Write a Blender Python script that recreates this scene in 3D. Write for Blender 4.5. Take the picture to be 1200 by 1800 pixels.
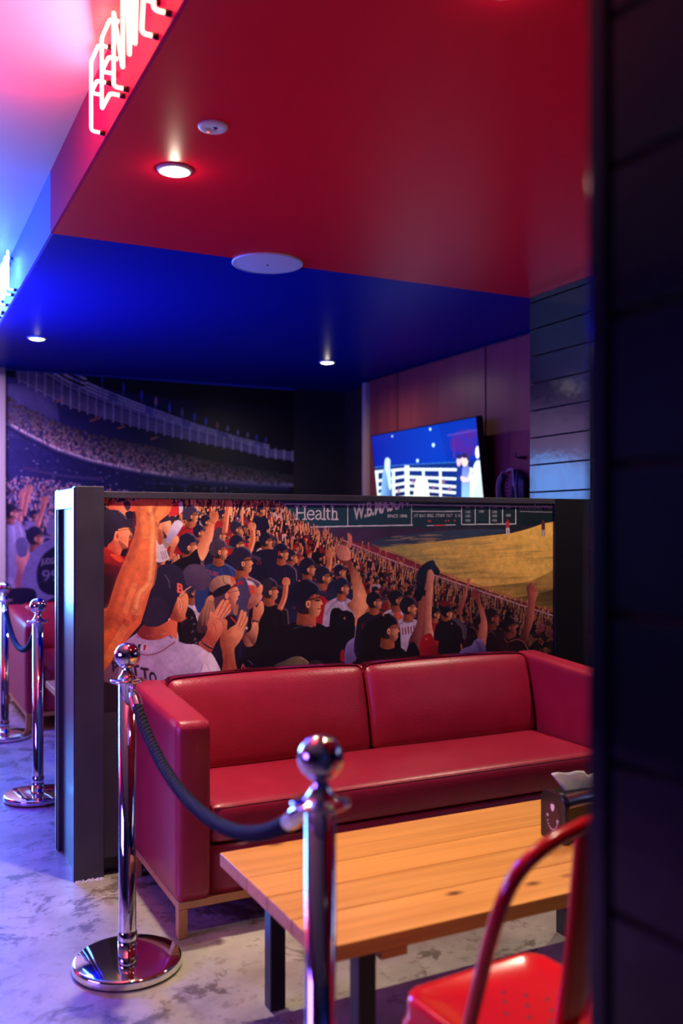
import bpy, bmesh, math, random
import numpy as np
from mathutils import Vector, Matrix

for _o in list(bpy.data.objects):
    bpy.data.objects.remove(_o, do_unlink=True)
scene = bpy.context.scene
COL = scene.collection
PI = math.pi

# ------------------------------------------------------------------ camera
CAM_H = 1.32
YAW = math.atan(805 / 1630)
cam_data = bpy.data.cameras.new('camera')
cam = bpy.data.objects.new('camera', cam_data)
COL.objects.link(cam)
cam.location = (0, 0, CAM_H)
cam.rotation_euler = (PI / 2, 0, -YAW)
cam_data.sensor_fit = 'HORIZONTAL'
cam_data.sensor_width = 24
cam_data.lens = 1630 * 24 / 1200
cam_data.shift_y = 25 / 1200
cam_data.clip_start = 0.05
cam_data.dof.use_dof = True
cam_data.dof.focus_distance = 3.5
cam_data.dof.aperture_fstop = 1.8
scene.camera = cam

# ------------------------------------------------------------------ colour management, world
scene.view_settings.view_transform = 'Standard'
scene.view_settings.look = 'None'
scene.view_settings.gamma = 1
scene.view_settings.exposure = 0.0
scene.view_settings.use_curve_mapping = False
world = bpy.data.worlds.new('world')
scene.world = world
world.use_nodes = True
world.node_tree.nodes['Background'].inputs[0].default_value = (0.25, 0.25, 0.6, 1)
world.node_tree.nodes['Background'].inputs[1].default_value = 0.01
try:
    scene.cycles.use_denoising = True
    scene.cycles.use_light_tree = True
    scene.cycles.max_bounces = 8
    scene.cycles.sample_clamp_indirect = 6
except Exception:
    pass


def srgb(r, g, b):
    def f(c):
        c = c / 255
        return c / 12.92 if c <= 0.04045 else ((c + 0.055) / 1.055) ** 2.4
    return (f(r), f(g), f(b))


def area_lamp(name, loc, target, size, sizey, power, color, spread=PI):
    d = bpy.data.lights.new(name, 'AREA')
    d.shape = 'RECTANGLE'
    d.size, d.size_y = size, sizey
    d.energy, d.color = power, color
    d.spread = spread
    o = bpy.data.objects.new(name, d)
    COL.objects.link(o)
    o.location = loc
    o.rotation_euler = (Vector(target) - Vector(loc)).to_track_quat('-Z', 'Y').to_euler()
    return o


def point_lamp(name, loc, power, color, radius):
    d = bpy.data.lights.new(name, 'POINT')
    d.energy, d.color, d.shadow_soft_size = power, color, radius
    o = bpy.data.objects.new(name, d)
    COL.objects.link(o)
    o.location = loc
    return o


WARM = (1.0, 0.82, 0.62)
LAMP_Z = 2.54
# the booth downlights: two rows per booth (fixtures are built further down)
# x, y, z, power, full beam angle in degrees
DOWNLIGHTS = [(0.893, 3.096, LAMP_Z, 225, 112), (0.892, 6.26, LAMP_Z, 8, 172), (2.952, 6.216, LAMP_Z, 42, 172),
              (2.952, 3.096, LAMP_Z, 160, 130), (1.25, 1.70, LAMP_Z, 95, 74)]
for (x, y, z, p, ang) in DOWNLIGHTS:
    point_lamp('downlight_glow', (x, y, z - 0.030), p * 0.003, WARM, 0.014)
    d = bpy.data.lights.new('downlight_lamp', 'SPOT')
    d.energy, d.color, d.shadow_soft_size = p, WARM, 0.028
    d.spot_size, d.spot_blend = math.radians(ang), 0.9
    o = bpy.data.objects.new('downlight_lamp', d)
    COL.objects.link(o)
    o.location = (x, y, z - 0.0175)
# light of the neon signs and the end screen, plus unseen added fills
area_lamp('blue_neon_lamp', (0.48, 6.1, 2.64), (-0.2, 4.0, 0.0), 1.9, 0.22, 300, (0.010, 0.012, 1.0), math.radians(150))
area_lamp('red_neon_lamp', (0.50, 2.6, 2.66), (-0.6, 2.9, 2.74), 1.2, 0.2, 54, (1.0, 0.06, 0.14))
area_lamp('aisle_blue_fill', (-0.15, 5.3, 2.20), (0.9, 5.2, 2.75), 1.2, 0.2, 50, (0.0, 0.06, 1.0), math.radians(115))  # added fill, unseen: washes the booth ceiling blue along the aisle
area_lamp('aisle_red_fill', (-2.3, 5.9, 1.9), (0.6, 3.8, 0.6), 1.6, 0.9, 7, (1.0, 0.02, 0.10), math.radians(120))  # unseen fill added to lift the red of the ceiling
area_lamp('aisle_violet_fill', (-2.4, 2.5, 1.3), (0.7, 2.9, 0.6), 1.4, 0.8, 25, (0.24, 0.10, 1.0), math.radians(80))  # added out of view to turn the sofa side violet
area_lamp('end_wall_fill', (-0.4, 6.5, 2.72), (0.0, 7.5, 1.3), 1.2, 0.2, 38, (0.80, 0.48, 1.0), math.radians(100))  # no fixture here: fill added to brighten the end wall
area_lamp('end_screen_lamp', (-0.25, 7.5, 1.35), (-0.25, 6.5, 1.3), 1.3, 1.3, 60, (0.08, 0.36, 1.0), math.radians(96))


# ------------------------------------------------------------------ materials
def mat(name, color, rough=0.5, metal=0.0, coat=0.0, noise=None, bump=None, emis=None, emis_s=0.0, spec=None, trans=0.0):
    """noise = (scale, second colour, contrast position); bump = (scale, strength)"""
    m = bpy.data.materials.new(name)
    m.use_nodes = True
    nt = m.node_tree
    b = nt.nodes['Principled BSDF']
    b.inputs['Base Color'].default_value = (*color, 1)
    b.inputs['Roughness'].default_value = rough
    b.inputs['Metallic'].default_value = metal
    b.inputs['Coat Weight'].default_value = coat
    b.inputs['Transmission Weight'].default_value = trans
    if spec is not None:
        b.inputs['Specular IOR Level'].default_value = spec
    if emis:
        b.inputs['Emission Color'].default_value = (*emis, 1)
        b.inputs['Emission Strength'].default_value = emis_s
    tc = nt.nodes.new('ShaderNodeTexCoord')
    if noise:
        n = nt.nodes.new('ShaderNodeTexNoise')
        n.inputs['Scale'].default_value = noise[0]
        n.inputs['Detail'].default_value = 6
        r = nt.nodes.new('ShaderNodeValToRGB')
        r.color_ramp.elements[0].position = noise[2] if len(noise) > 2 else 0.35
        r.color_ramp.elements[1].position = noise[3] if len(noise) > 3 else 0.7
        r.color_ramp.elements[0].color = (*color, 1)
        r.color_ramp.elements[1].color = (*noise[1], 1)
        nt.links.new(tc.outputs['Object'], n.inputs['Vector'])
        nt.links.new(n.outputs['Fac'], r.inputs['Fac'])
        nt.links.new(r.outputs['Color'], b.inputs['Base Color'])
    if bump:
        n2 = nt.nodes.new('ShaderNodeTexNoise')
        n2.inputs['Scale'].default_value = bump[0]
        n2.inputs['Detail'].default_value = 4
        bp = nt.nodes.new('ShaderNodeBump')
        bp.inputs['Strength'].default_value = bump[1]
        bp.inputs['Distance'].default_value = 0.01
        nt.links.new(tc.outputs['Object'], n2.inputs['Vector'])
        nt.links.new(n2.outputs['Fac'], bp.inputs['Height'])
        nt.links.new(bp.outputs['Normal'], b.inputs['Normal'])
    return m


M = {}
M['red_ceiling'] = mat('red_ceiling_paint', (0.82, 0.004, 0.032), 0.38, bump=(3, 0.04), spec=0.2)
M['blue_ceiling'] = mat('blue_ceiling_paint', (0.0004, 0.010, 0.30), 0.36, bump=(3, 0.04), spec=0.05)
M['white_paint'] = mat('white_paint', (0.60, 0.45, 0.34), 0.5, noise=(2, (0.55, 0.42, 0.31)))
M['end_paint'] = mat('pale_wall_paint', (0.56, 0.53, 0.54), 0.5, noise=(2, (0.50, 0.48, 0.50)))
M['blue_soffit'] = mat('blue_soffit_paint', (0.03, 0.06, 0.55), 0.35)
M['red_soffit'] = mat('red_soffit_paint', (0.52, 0.006, 0.11), 0.45, spec=0.03)
M['black_paint'] = mat('black_satin_paint', (0.034, 0.029, 0.044), 0.34, noise=(9, (0.046, 0.040, 0.058)), bump=(40, 0.05))
M['deep_black'] = mat('matte_black_paint', (0.007, 0.007, 0.010), 0.4, spec=0.3)
M['gloss_paint'] = mat('black_gloss_paint', (0.035, 0.04, 0.055), 0.30, coat=0.15)
M['gloss_black'] = mat('gloss_black_boards', (0.006, 0.006, 0.010), 0.12, bump=(6, 0.16))
M['dark_wall'] = mat('dark_wall_paint', (0.020, 0.018, 0.022), 0.6, noise=(4, (0.03, 0.026, 0.03)))
M['wall_brown'] = mat('dark_brown_wall', (0.045, 0.034, 0.022), 0.6, noise=(4, (0.06, 0.045, 0.03)))
M['leather'] = mat('red_leather', (0.295, 0.009, 0.036), 0.35, noise=(12, (0.325, 0.012, 0.042)), bump=(140, 0.12))
M['leather_seam'] = mat('dark_red_leather_piping', (0.20, 0.008, 0.020), 0.4)
M['chrome'] = mat('polished_chrome', (0.86, 0.86, 0.88), 0.045, metal=1.0)
M['rubber'] = mat('black_rubber', (0.012, 0.012, 0.012), 0.7)
M['rope'] = mat('navy_rope', (0.010, 0.010, 0.026), 0.75, bump=(300, 0.3), spec=0.2)
M['red_metal'] = mat('red_enamelled_steel', (0.80, 0.010, 0.016), 0.2, coat=0.5)
M['black_metal'] = mat('black_steel', (0.015, 0.015, 0.017), 0.4)
M['black_plastic'] = mat('black_plastic', (0.014, 0.013, 0.015), 0.22)
M['smoked'] = mat('smoked_plastic', (0.03, 0.026, 0.028), 0.12)
M['silver'] = mat('brushed_silver', (0.75, 0.75, 0.78), 0.22, metal=1.0)
M['tissue'] = mat('white_tissue', (0.82, 0.80, 0.78), 0.8, bump=(60, 0.2))
M['white_plastic'] = mat('white_plastic', (0.74, 0.73, 0.76), 0.5)
M['grey_mesh'] = mat('white_speaker_mesh', (0.66, 0.65, 0.70), 0.6, bump=(900, 0.3))
M['lamp_glow'] = mat('lamp_diffuser', (0.9, 0.9, 0.85), 0.4, emis=(1.0, 0.93, 0.78), emis_s=14)
M['red_led'] = mat('red_led', (0.5, 0.05, 0.03), 0.3, emis=(1.0, 0.16, 0.08), emis_s=1.6)
M['red_neon'] = mat('red_neon_tube', (0.9, 0.5, 0.4), 0.3, emis=(1.0, 0.20, 0.14), emis_s=9)
M['blue_neon'] = mat('blue_neon_tube', (0.5, 0.7, 0.9), 0.3, emis=(0.10, 0.34, 1.0), emis_s=14)
M['black_leather'] = mat('black_glove_leather', (0.018, 0.017, 0.022), 0.35, bump=(60, 0.2))
M['red_web'] = mat('red_glove_leather', (0.40, 0.02, 0.02), 0.45)
M['lace'] = mat('pale_leather_lace', (0.75, 0.62, 0.50), 0.6)
M['light_oak'] = mat('pale_wood_frame', (0.50, 0.235, 0.08), 0.45, noise=(14, (0.42, 0.19, 0.06)))
M['emblem'] = mat('white_print', (0.75, 0.70, 0.72), 0.5)
M['emblem_ground'] = mat('maroon_print', (0.05, 0.012, 0.018), 0.4)
M['bezel'] = mat('screen_bezel', (0.01, 0.01, 0.012), 0.3)


def m_floor():
    m = bpy.data.materials.new('polished_concrete')
    m.use_nodes = True
    nt = m.node_tree
    b = nt.nodes['Principled BSDF']
    tc = nt.nodes.new('ShaderNodeTexCoord')
    n1 = nt.nodes.new('ShaderNodeTexNoise'); n1.inputs['Scale'].default_value = 2.6; n1.inputs['Detail'].default_value = 8; n1.inputs['Roughness'].default_value = 0.6
    n2 = nt.nodes.new('ShaderNodeTexNoise'); n2.inputs['Scale'].default_value = 3.6; n2.inputs['Detail'].default_value = 12; n2.inputs['Roughness'].default_value = 0.74; n2.inputs['Distortion'].default_value = 0.5
    n3 = nt.nodes.new('ShaderNodeTexNoise'); n3.inputs['Scale'].default_value = 60; n3.inputs['Detail'].default_value = 3
    r1 = nt.nodes.new('ShaderNodeValToRGB')
    r1.color_ramp.elements[0].position = 0.3; r1.color_ramp.elements[0].color = (0.19, 0.17, 0.125, 1)
    r1.color_ramp.elements[1].position = 0.7; r1.color_ramp.elements[1].color = (0.46, 0.43, 0.34, 1)
    r2 = nt.nodes.new('ShaderNodeValToRGB')
    r2.color_ramp.elements[0].position = 0.535; r2.color_ramp.elements[0].color = (0, 0, 0, 1)
    r2.color_ramp.elements[1].position = 0.585; r2.color_ramp.elements[1].color = (1, 1, 1, 1)
    n3.inputs['Scale'].default_value = 15; n3.inputs['Detail'].default_value = 10; n3.inputs['Roughness'].default_value = 0.7
    r3 = nt.nodes.new('ShaderNodeValToRGB')
    r3.color_ramp.elements[0].position = 0.54; r3.color_ramp.elements[0].color = (0, 0, 0, 1)
    r3.color_ramp.elements[1].position = 0.62; r3.color_ramp.elements[1].color = (1, 1, 1, 1)
    mx = nt.nodes.new('ShaderNodeMix'); mx.data_type = 'RGBA'; mx.blend_type = 'MIX'
    mx.inputs[7].default_value = (0.085, 0.062, 0.034, 1)
    mx3 = nt.nodes.new('ShaderNodeMix'); mx3.data_type = 'RGBA'; mx3.blend_type = 'MIX'
    mx3.inputs[7].default_value = (0.15, 0.12, 0.075, 1)
    mm = nt.nodes.new('ShaderNodeMath'); mm.operation = 'MULTIPLY'; mm.inputs[1].default_value = 0.85
    m3 = nt.nodes.new('ShaderNodeMath'); m3.operation = 'MULTIPLY'; m3.inputs[1].default_value = 0.55
    for n in (n1, n2, n3):
        nt.links.new(tc.outputs['Object'], n.inputs['Vector'])
    nt.links.new(n1.outputs['Fac'], r1.inputs['Fac'])
    nt.links.new(n2.outputs['Fac'], r2.inputs['Fac'])
    nt.links.new(n3.outputs['Fac'], r3.inputs['Fac'])
    nt.links.new(r2.outputs['Color'], mm.inputs[0])
    nt.links.new(r3.outputs['Color'], m3.inputs[0])
    nt.links.new(m3.outputs[0], mx3.inputs[0])
    nt.links.new(r1.outputs['Color'], mx3.inputs[6])
    nt.links.new(mm.outputs[0], mx.inputs[0])
    nt.links.new(mx3.outputs[2], mx.inputs[6])
    nt.links.new(mx.outputs[2], b.inputs['Base Color'])
    rr = nt.nodes.new('ShaderNodeMapRange'); rr.inputs[3].default_value = 0.28; rr.inputs[4].default_value = 0.6
    nt.links.new(n2.outputs['Fac'], rr.inputs[0])
    nt.links.new(rr.outputs[0], b.inputs['Roughness'])
    bp = nt.nodes.new('ShaderNodeBump'); bp.inputs['Strength'].default_value = 0.12; bp.inputs['Distance'].default_value = 0.01
    nt.links.new(n2.outputs['Fac'], bp.inputs['Height'])
    nt.links.new(bp.outputs['Normal'], b.inputs['Normal'])
    return m


M['floor'] = m_floor()


def m_wood(name, c1, c2, c3, rough, along=0, scale=1.0, knots=True):
    """wood with grain along one object axis"""
    m = bpy.data.materials.new(name)
    m.use_nodes = True
    nt = m.node_tree
    b = nt.nodes['Principled BSDF']
    b.inputs['Roughness'].default_value = rough
    tc = nt.nodes.new('ShaderNodeTexCoord')
    mp = nt.nodes.new('ShaderNodeMapping')
    sc = [26 * scale] * 3
    sc[along] = 1.3 * scale
    mp.inputs['Scale'].default_value = sc
    n = nt.nodes.new('ShaderNodeTexNoise'); n.inputs['Scale'].default_value = 1.0; n.inputs['Detail'].default_value = 6; n.inputs['Distortion'].default_value = 0.7
    r = nt.nodes.new('ShaderNodeValToRGB')
    r.color_ramp.elements[0].position = 0.33; r.color_ramp.elements[0].color = (*c2, 1)
    r.color_ramp.elements[1].position = 0.62; r.color_ramp.elements[1].color = (*c1, 1)
    oi = nt.nodes.new('ShaderNodeNewGeometry')
    rr = nt.nodes.new('ShaderNodeMapRange'); rr.inputs[3].default_value = 0.84; rr.inputs[4].default_value = 1.12
    hs = nt.nodes.new('ShaderNodeHueSaturation')
    nt.links.new(oi.outputs['Random Per Island'], rr.inputs[0])
    nt.links.new(rr.outputs[0], hs.inputs['Value'])
    nt.links.new(tc.outputs['Object'], mp.inputs['Vector'])
    nt.links.new(mp.outputs['Vector'], n.inputs['Vector'])
    nt.links.new(n.outputs['Fac'], r.inputs['Fac'])
    last = r.outputs['Color']
    if knots:
        mp2 = nt.nodes.new('ShaderNodeMapping')
        s2 = [9.0] * 3
        s2[along] = 4.6
        s2[2] = 0.01
        mp2.inputs['Scale'].default_value = s2
        v = nt.nodes.new('ShaderNodeTexVoronoi'); v.inputs['Scale'].default_value = 1.0
        kr = nt.nodes.new('ShaderNodeValToRGB')
        kr.color_ramp.elements[0].position = 0.035; kr.color_ramp.elements[0].color = (1, 1, 1, 1)
        kr.color_ramp.elements[1].position = 0.15; kr.color_ramp.elements[1].color = (0, 0, 0, 1)
        gate = nt.nodes.new('ShaderNodeSeparateColor')
        gm = nt.nodes.new('ShaderNodeMath'); gm.operation = 'GREATER_THAN'; gm.inputs[1].default_value = 0.42
        gx = nt.nodes.new('ShaderNodeMath'); gx.operation = 'MULTIPLY'
        mx = nt.nodes.new('ShaderNodeMix'); mx.data_type = 'RGBA'; mx.inputs[7].default_value = (*c3, 1)
        nt.links.new(tc.outputs['Object'], mp2.inputs['Vector'])
        nt.links.new(mp2.outputs['Vector'], v.inputs['Vector'])
        nt.links.new(v.outputs['Distance'], kr.inputs['Fac'])
        nt.links.new(v.outputs['Color'], gate.inputs[0])
        nt.links.new(gate.outputs[0], gm.inputs[0])
        nt.links.new(kr.outputs['Color'], gx.inputs[0])
        nt.links.new(gm.outputs[0], gx.inputs[1])
        nt.links.new(gx.outputs[0], mx.inputs[0])
        nt.links.new(last, mx.inputs[6])
        last = mx.outputs[2]
    nt.links.new(last, hs.inputs['Color'])
    nt.links.new(hs.outputs['Color'], b.inputs['Base Color'])
    return m


M['pine'] = m_wood('varnished_pine', (0.84, 0.39, 0.092), (0.68, 0.285, 0.060), (0.12, 0.035, 0.010), 0.34, along=0)
M['panel_wood'] = m_wood('stained_plywood', (0.32, 0.060, 0.055), (0.24, 0.042, 0.040), (0.08, 0.02, 0.015), 0.38, along=2, scale=0.6, knots=False)


def m_print(name, rough=0.45, emissive=0.0):
    m = bpy.data.materials.new(name)
    m.use_nodes = True
    nt = m.node_tree
    b = nt.nodes['Principled BSDF']
    b.inputs['Roughness'].default_value = rough
    a = nt.nodes.new('ShaderNodeVertexColor')
    a.layer_name = 'ink'
    if emissive:
        b.inputs['Base Color'].default_value = (0.01, 0.01, 0.01, 1)
        nt.links.new(a.outputs['Color'], b.inputs['Emission Color'])
        b.inputs['Emission Strength'].default_value = emissive
    else:
        nt.links.new(a.outputs['Color'], b.inputs['Base Color'])
    return m


M['print'] = m_print('printed_vinyl', 0.42)
M['screen'] = m_print('lit_screen', 0.15, emissive=1.5)


# ------------------------------------------------------------------ mesh helpers
def link(name, me, material, parent=None, smooth=None):
    o = bpy.data.objects.new(name, me)
    COL.objects.link(o)
    if material:
        me.materials.append(material)
    if parent:
        o.parent = parent
    if smooth is not None:
        for p in me.polygons:
            p.use_smooth = smooth
    return o


def obj(name, bm, material, parent=None, smooth=None):
    me = bpy.data.meshes.new(name)
    bm.normal_update()
    bm.to_mesh(me)
    bm.free()
    return link(name, me, material, parent, smooth)


def tag(o, label, cat, group=None, kind=None):
    if label:
        o['label'] = label
    if cat:
        o['category'] = cat
    if group:
        o['group'] = group
    if kind:
        o['kind'] = kind
    return o


def thing(name, label, cat, loc=(0, 0, 0), rotz=0, group=None):
    o = bpy.data.objects.new(name, None)
    o.empty_display_size = 0.1
    COL.objects.link(o)
    o.location = loc
    o.rotation_euler = (0, 0, rotz)
    return tag(o, label, cat, group)


def struct(name, bm, material, label, cat='room'):
    o = obj(name, bm, material)
    return tag(o, label, cat, kind='structure')


def dup(root, loc, rotz, label, group=None, names=None):
    r = root.copy()
    COL.objects.link(r)
    r.location = loc
    r.rotation_euler = (0, 0, rotz)
    r['label'] = label
    if group:
        r['group'] = group
    for ch in list(root.children):
        c = ch.copy()
        COL.objects.link(c)
        c.parent = r
        for g in list(ch.children):
            d = g.copy()
            COL.objects.link(d)
            d.parent = c
    return r


def add_box(bm, x0, x1, y0, y1, z0, z1, bevel=0.0, seg=2):
    r = bmesh.ops.create_cube(bm, size=1)
    vs = r['verts']
    for v in vs:
        v.co = Vector(((x0 + x1) / 2 + v.co.x * (x1 - x0), (y0 + y1) / 2 + v.co.y * (y1 - y0), (z0 + z1) / 2 + v.co.z * (z1 - z0)))
    if bevel:
        es = list({e for v in vs for e in v.link_edges})
        bmesh.ops.bevel(bm, geom=es, offset=bevel, segments=seg, profile=0.5, affect='EDGES')
    return bm


def box(x0, x1, y0, y1, z0, z1, bevel=0.0, seg=2):
    return add_box(bmesh.new(), x0, x1, y0, y1, z0, z1, bevel, seg)


def add_quad(bm, a, b, c, d):
    vs = [bm.verts.new(p) for p in (a, b, c, d)]
    bm.faces.new(vs)
    return bm


def add_lathe(bm, prof, n=48, cx=0, cy=0, cz=0):
    rings = []
    for (r, z) in prof:
        if r < 1e-6:
            rings.append([bm.verts.new((cx, cy, cz + z))])
        else:
            rings.append([bm.verts.new((cx + r * math.cos(2 * PI * k / n), cy + r * math.sin(2 * PI * k / n), cz + z)) for k in range(n)])
    for a, b in zip(rings[:-1], rings[1:]):
        for k in range(n):
            k2 = (k + 1) % n
            if len(a) == 1 and len(b) == 1:
                continue
            if len(a) == 1:
                bm.faces.new((a[0], b[k2], b[k]))
            elif len(b) == 1:
                bm.faces.new((a[k], a[k2], b[0]))
            else:
                bm.faces.new((a[k], a[k2], b[k2], b[k]))
    return bm


def catmull(pts, sub=6, closed=False):
    P = [Vector(p) for p in pts]
    n = len(P)
    out = []
    rng = range(n) if closed else range(n - 1)
    for i in rng:
        p0 = P[(i - 1) % n] if closed or i > 0 else P[0] * 2 - P[1]
        p1 = P[i]
        p2 = P[(i + 1) % n]
        p3 = P[(i + 2) % n] if closed or i + 2 < n else P[-1] * 2 - P[-2]
        for k in range(sub):
            t = k / sub
            out.append(0.5 * ((2 * p1) + (-p0 + p2) * t + (2 * p0 - 5 * p1 + 4 * p2 - p3) * t * t + (-p0 + 3 * p1 - 3 * p2 + p3) * t ** 3))
    if not closed:
        out.append(P[-1])
    return out


def frames(P, closed=False):
    n = len(P)
    T = []
    for i in range(n):
        a = P[(i - 1) % n] if closed or i > 0 else P[i]
        b = P[(i + 1) % n] if closed or i < n - 1 else P[i]
        t = b - a
        T.append(t.normalized() if t.length > 1e-9 else Vector((0, 0, 1)))
    up = Vector((0, 0, 1)) if abs(T[0].z) < 0.9 else Vector((1, 0, 0))
    N = [(up - T[0] * up.dot(T[0])).normalized()]
    for i in range(1, n):
        v = N[-1] - T[i] * N[-1].dot(T[i])
        N.append(v.normalized() if v.length > 1e-6 else N[-1])
    return T, N


def add_tube(bm, pts, r, n=12, closed=False, squash=None):
    P = [Vector(p) for p in pts]
    T, N = frames(P, closed)
    rings = []
    for i, p in enumerate(P):
        b = T[i].cross(N[i])
        rr = r[i] if isinstance(r, (list, tuple)) else r
        rings.append([bm.verts.new(p + (N[i] * math.cos(2 * PI * k / n) + b * math.sin(2 * PI * k / n)) * rr) for k in range(n)])
    m = len(rings)
    for i in range(m if closed else m - 1):
        a, c = rings[i], rings[(i + 1) % m]
        for k in range(n):
            k2 = (k + 1) % n
            bm.faces.new((a[k], a[k2], c[k2], c[k]))
    if not closed:
        bm.faces.new(list(reversed(rings[0])))
        bm.faces.new(rings[-1])
    return bm


def soft_box(x0, x1, y0, y1, z0, z1, r, n=(10, 10, 10), puff=None):
    """rounded box on a subdivided grid; puff(p, u, v, w) may displace each point"""
    bm = bmesh.new()
    nx, ny, nz = n
    key = {}

    def vert(i, j, k):
        if (i, j, k) not in key:
            def remap(t, lo, hi, m):
                # cosine spacing puts more cuts near the rounded edges
                s = 0.5 - 0.5 * math.cos(PI * t / m)
                s = 0.5 * s + 0.5 * t / m
                return lo + (hi - lo) * s
            p = Vector((remap(i, x0, x1, nx), remap(j, y0, y1, ny), remap(k, z0, z1, nz)))
            q = Vector((min(max(p.x, x0 + r), x1 - r), min(max(p.y, y0 + r), y1 - r), min(max(p.z, z0 + r), z1 - r)))
            d = p - q
            if d.length > 1e-9:
                p = q + d.normalized() * r
            if puff:
                p = puff(p, (p.x - x0) / (x1 - x0), (p.y - y0) / (y1 - y0), (p.z - z0) / (z1 - z0))
            key[(i, j, k)] = bm.verts.new(p)
        return key[(i, j, k)]

    for i in range(nx):
        for j in range(ny):
            bm.faces.new((vert(i, j, 0), vert(i, j + 1, 0), vert(i + 1, j + 1, 0), vert(i + 1, j, 0)))
            bm.faces.new((vert(i, j, nz), vert(i + 1, j, nz), vert(i + 1, j + 1, nz), vert(i, j + 1, nz)))
    for i in range(nx):
        for k in range(nz):
            bm.faces.new((vert(i, 0, k), vert(i + 1, 0, k), vert(i + 1, 0, k + 1), vert(i, 0, k + 1)))
            bm.faces.new((vert(i, ny, k), vert(i, ny, k + 1), vert(i + 1, ny, k + 1), vert(i + 1, ny, k)))
    for j in range(ny):
        for k in range(nz):
            bm.faces.new((vert(0, j, k), vert(0, j, k + 1), vert(0, j + 1, k + 1), vert(0, j + 1, k)))
            bm.faces.new((vert(nx, j, k), vert(nx, j + 1, k), vert(nx, j + 1, k + 1), vert(nx, j, k + 1)))
    return bm


# ------------------------------------------------------------------ the room
XS = 0.636          # line of the booth fronts, under the soffit
XR = 3.65           # right wall
YB = 7.57           # back wall
YD = 4.0            # division between the red and the blue booth
ZC, ZH = 2.54, 2.80
XL, YN = -2.6, -2.2

bm = bmesh.new()
add_box(bm, XL, XR + 0.3, YN, YB + 0.3, -0.1, 0)
struct('floor', bm, M['floor'], 'worn polished concrete floor with brown blotches', 'floor')
struct('ceiling', box(XS, XR + 0.3, YN, YD, ZC, ZH + 0.3), M['red_ceiling'], 'low dark red ceiling over the nearer booth', 'ceiling')
struct('ceiling_blue', box(XS, XR + 0.3, YD, YB + 0.3, ZC, ZH + 0.3), M['blue_ceiling'], 'low deep blue ceiling over the far booth', 'ceiling')
struct('ceiling_aisle', box(XL, XS - 0.012, YN, YB + 0.3, ZH, ZH + 0.3), M['white_paint'], 'higher pale ceiling over the aisle washed pink and violet', 'ceiling')
struct('trim_1', box(XS - 0.012, XS, YN, YD, ZC, ZH + 0.3), M['red_soffit'], 'red painted upright face of the dropped ceiling behind the red neon', 'soffit')
struct('trim_2', box(XS - 0.012, XS, YD, YB, ZC, ZH + 0.3), M['blue_soffit'], 'blue painted upright face of the dropped ceiling behind the blue neon', 'soffit')
struct('wall_back', box(0.842, XR + 0.3, YB, YB + 0.3, 0, ZC), M['dark_wall'], 'dark back wall of the blue booth', 'wall')
struct('wall_end', box(XL, 0.842, YB - 0.03, YB + 0.3, 0, ZH), M['end_paint'], 'pale end wall of the aisle at the left edge', 'wall')
bm = box(XR, XR + 0.3, YN, 6.86, 0, ZC)
struct('wall_right', bm, M['dark_wall'], 'dark wall behind the wooden panels', 'wall')
struct('wall_recess', box(XR + 0.12, XR + 0.3, 6.86, YB, 0, ZC), M['wall_brown'], 'dim brown wall of the recess beyond the panels', 'wall')
struct('wall_left', box(XL - 0.2, XL, YN, YB, 0, ZH), M['dark_wall'], 'dark wall across the aisle', 'wall')
struct('wall_near', box(XL, XR + 0.3, YN - 0.2, YN, 0, ZH), M['dark_wall'], 'dark wall behind the viewer', 'wall')

# wooden panels on the right wall, with shadow gaps
edges = [6.83, 6.35, 5.16, 3.99]
for k in range(3):
    struct('trim_%d' % (3 + k), box(XR - 0.022, XR - 0.001, edges[k + 1] + 0.008, edges[k] - 0.008, 0.05, ZC - 0.015, 0.002),
           M['panel_wood'], ['narrow reddish wood wall panel farthest from the column', 'wide reddish wood wall panel behind the screen', 'reddish wood wall panel behind the glove'][k], 'wall panel')
struct('trim_6', box(XR - 0.05, XR - 0.001, 6.84, 6.90, 0.05, ZC - 0.02, 0.003), M['white_paint'], 'narrow pale upright strip at the far edge of the wood panels', 'trim')


def board_wall(name, x0, x1, y0, y1, z1, pitch, label, off=0.0):
    """column clad with horizontal boards that have shadow grooves"""
    bm = bmesh.new()
    add_box(bm, x0 + 0.02, x1, y0 + 0.02, y1 - 0.02, 0, z1)
    z = off - pitch
    while z < z1:
        a, b = max(z + 0.0035, 0.0), min(z + pitch - 0.0035, z1)
        if b > a + 0.01:
            add_box(bm, x0, x1 - 0.004, y0, y1, a, b, 0.0012, 1)
        z += pitch
    bm.normal_update()
    for f in bm.faces:      # groove floors and lips are matte
        if abs(f.normal.z) > 0.3 or abs(f.calc_center_median().x - (x0 + 0.02)) < 1e-4:
            f.material_index = 1
    o = struct(name, bm, M['gloss_black'], label, 'column')
    o.data.materials.append(M['rubber'])
    return o


board_wall('wall_column', 3.09, XR, 3.515, 3.99, ZC, 0.144, 'glossy black boarded column to the right of the screen, from partition to ceiling', off=0.06)
board_wall('wall_column_near', XS, 1.05, 0.24, 0.705, ZC, 0.145, 'blurred black boarded column filling the right edge', off=0.075)
struct('trim_7', box(XS - 0.006, XS + 0.03, 0.696, 0.722, 0, ZC, 0.003), M['gloss_black'], 'black corner strip of the near column', 'trim')

# ------------------------------------------------------------------ the partition with the big mural
PY, PX0, PX1, PYB, PZ = 3.515, 0.632, 3.085, 3.945, 1.452
part = thing('partition', 'low black framed partition wall between the red sofa and the blue booth', 'partition', (PX0, PY, 0))


def pbox(x0, x1, y0, y1, z0, z1, bev=0.003):
    return box(x0 - PX0, x1 - PX0, y0 - PY, y1 - PY, z0, z1, bev)


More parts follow.
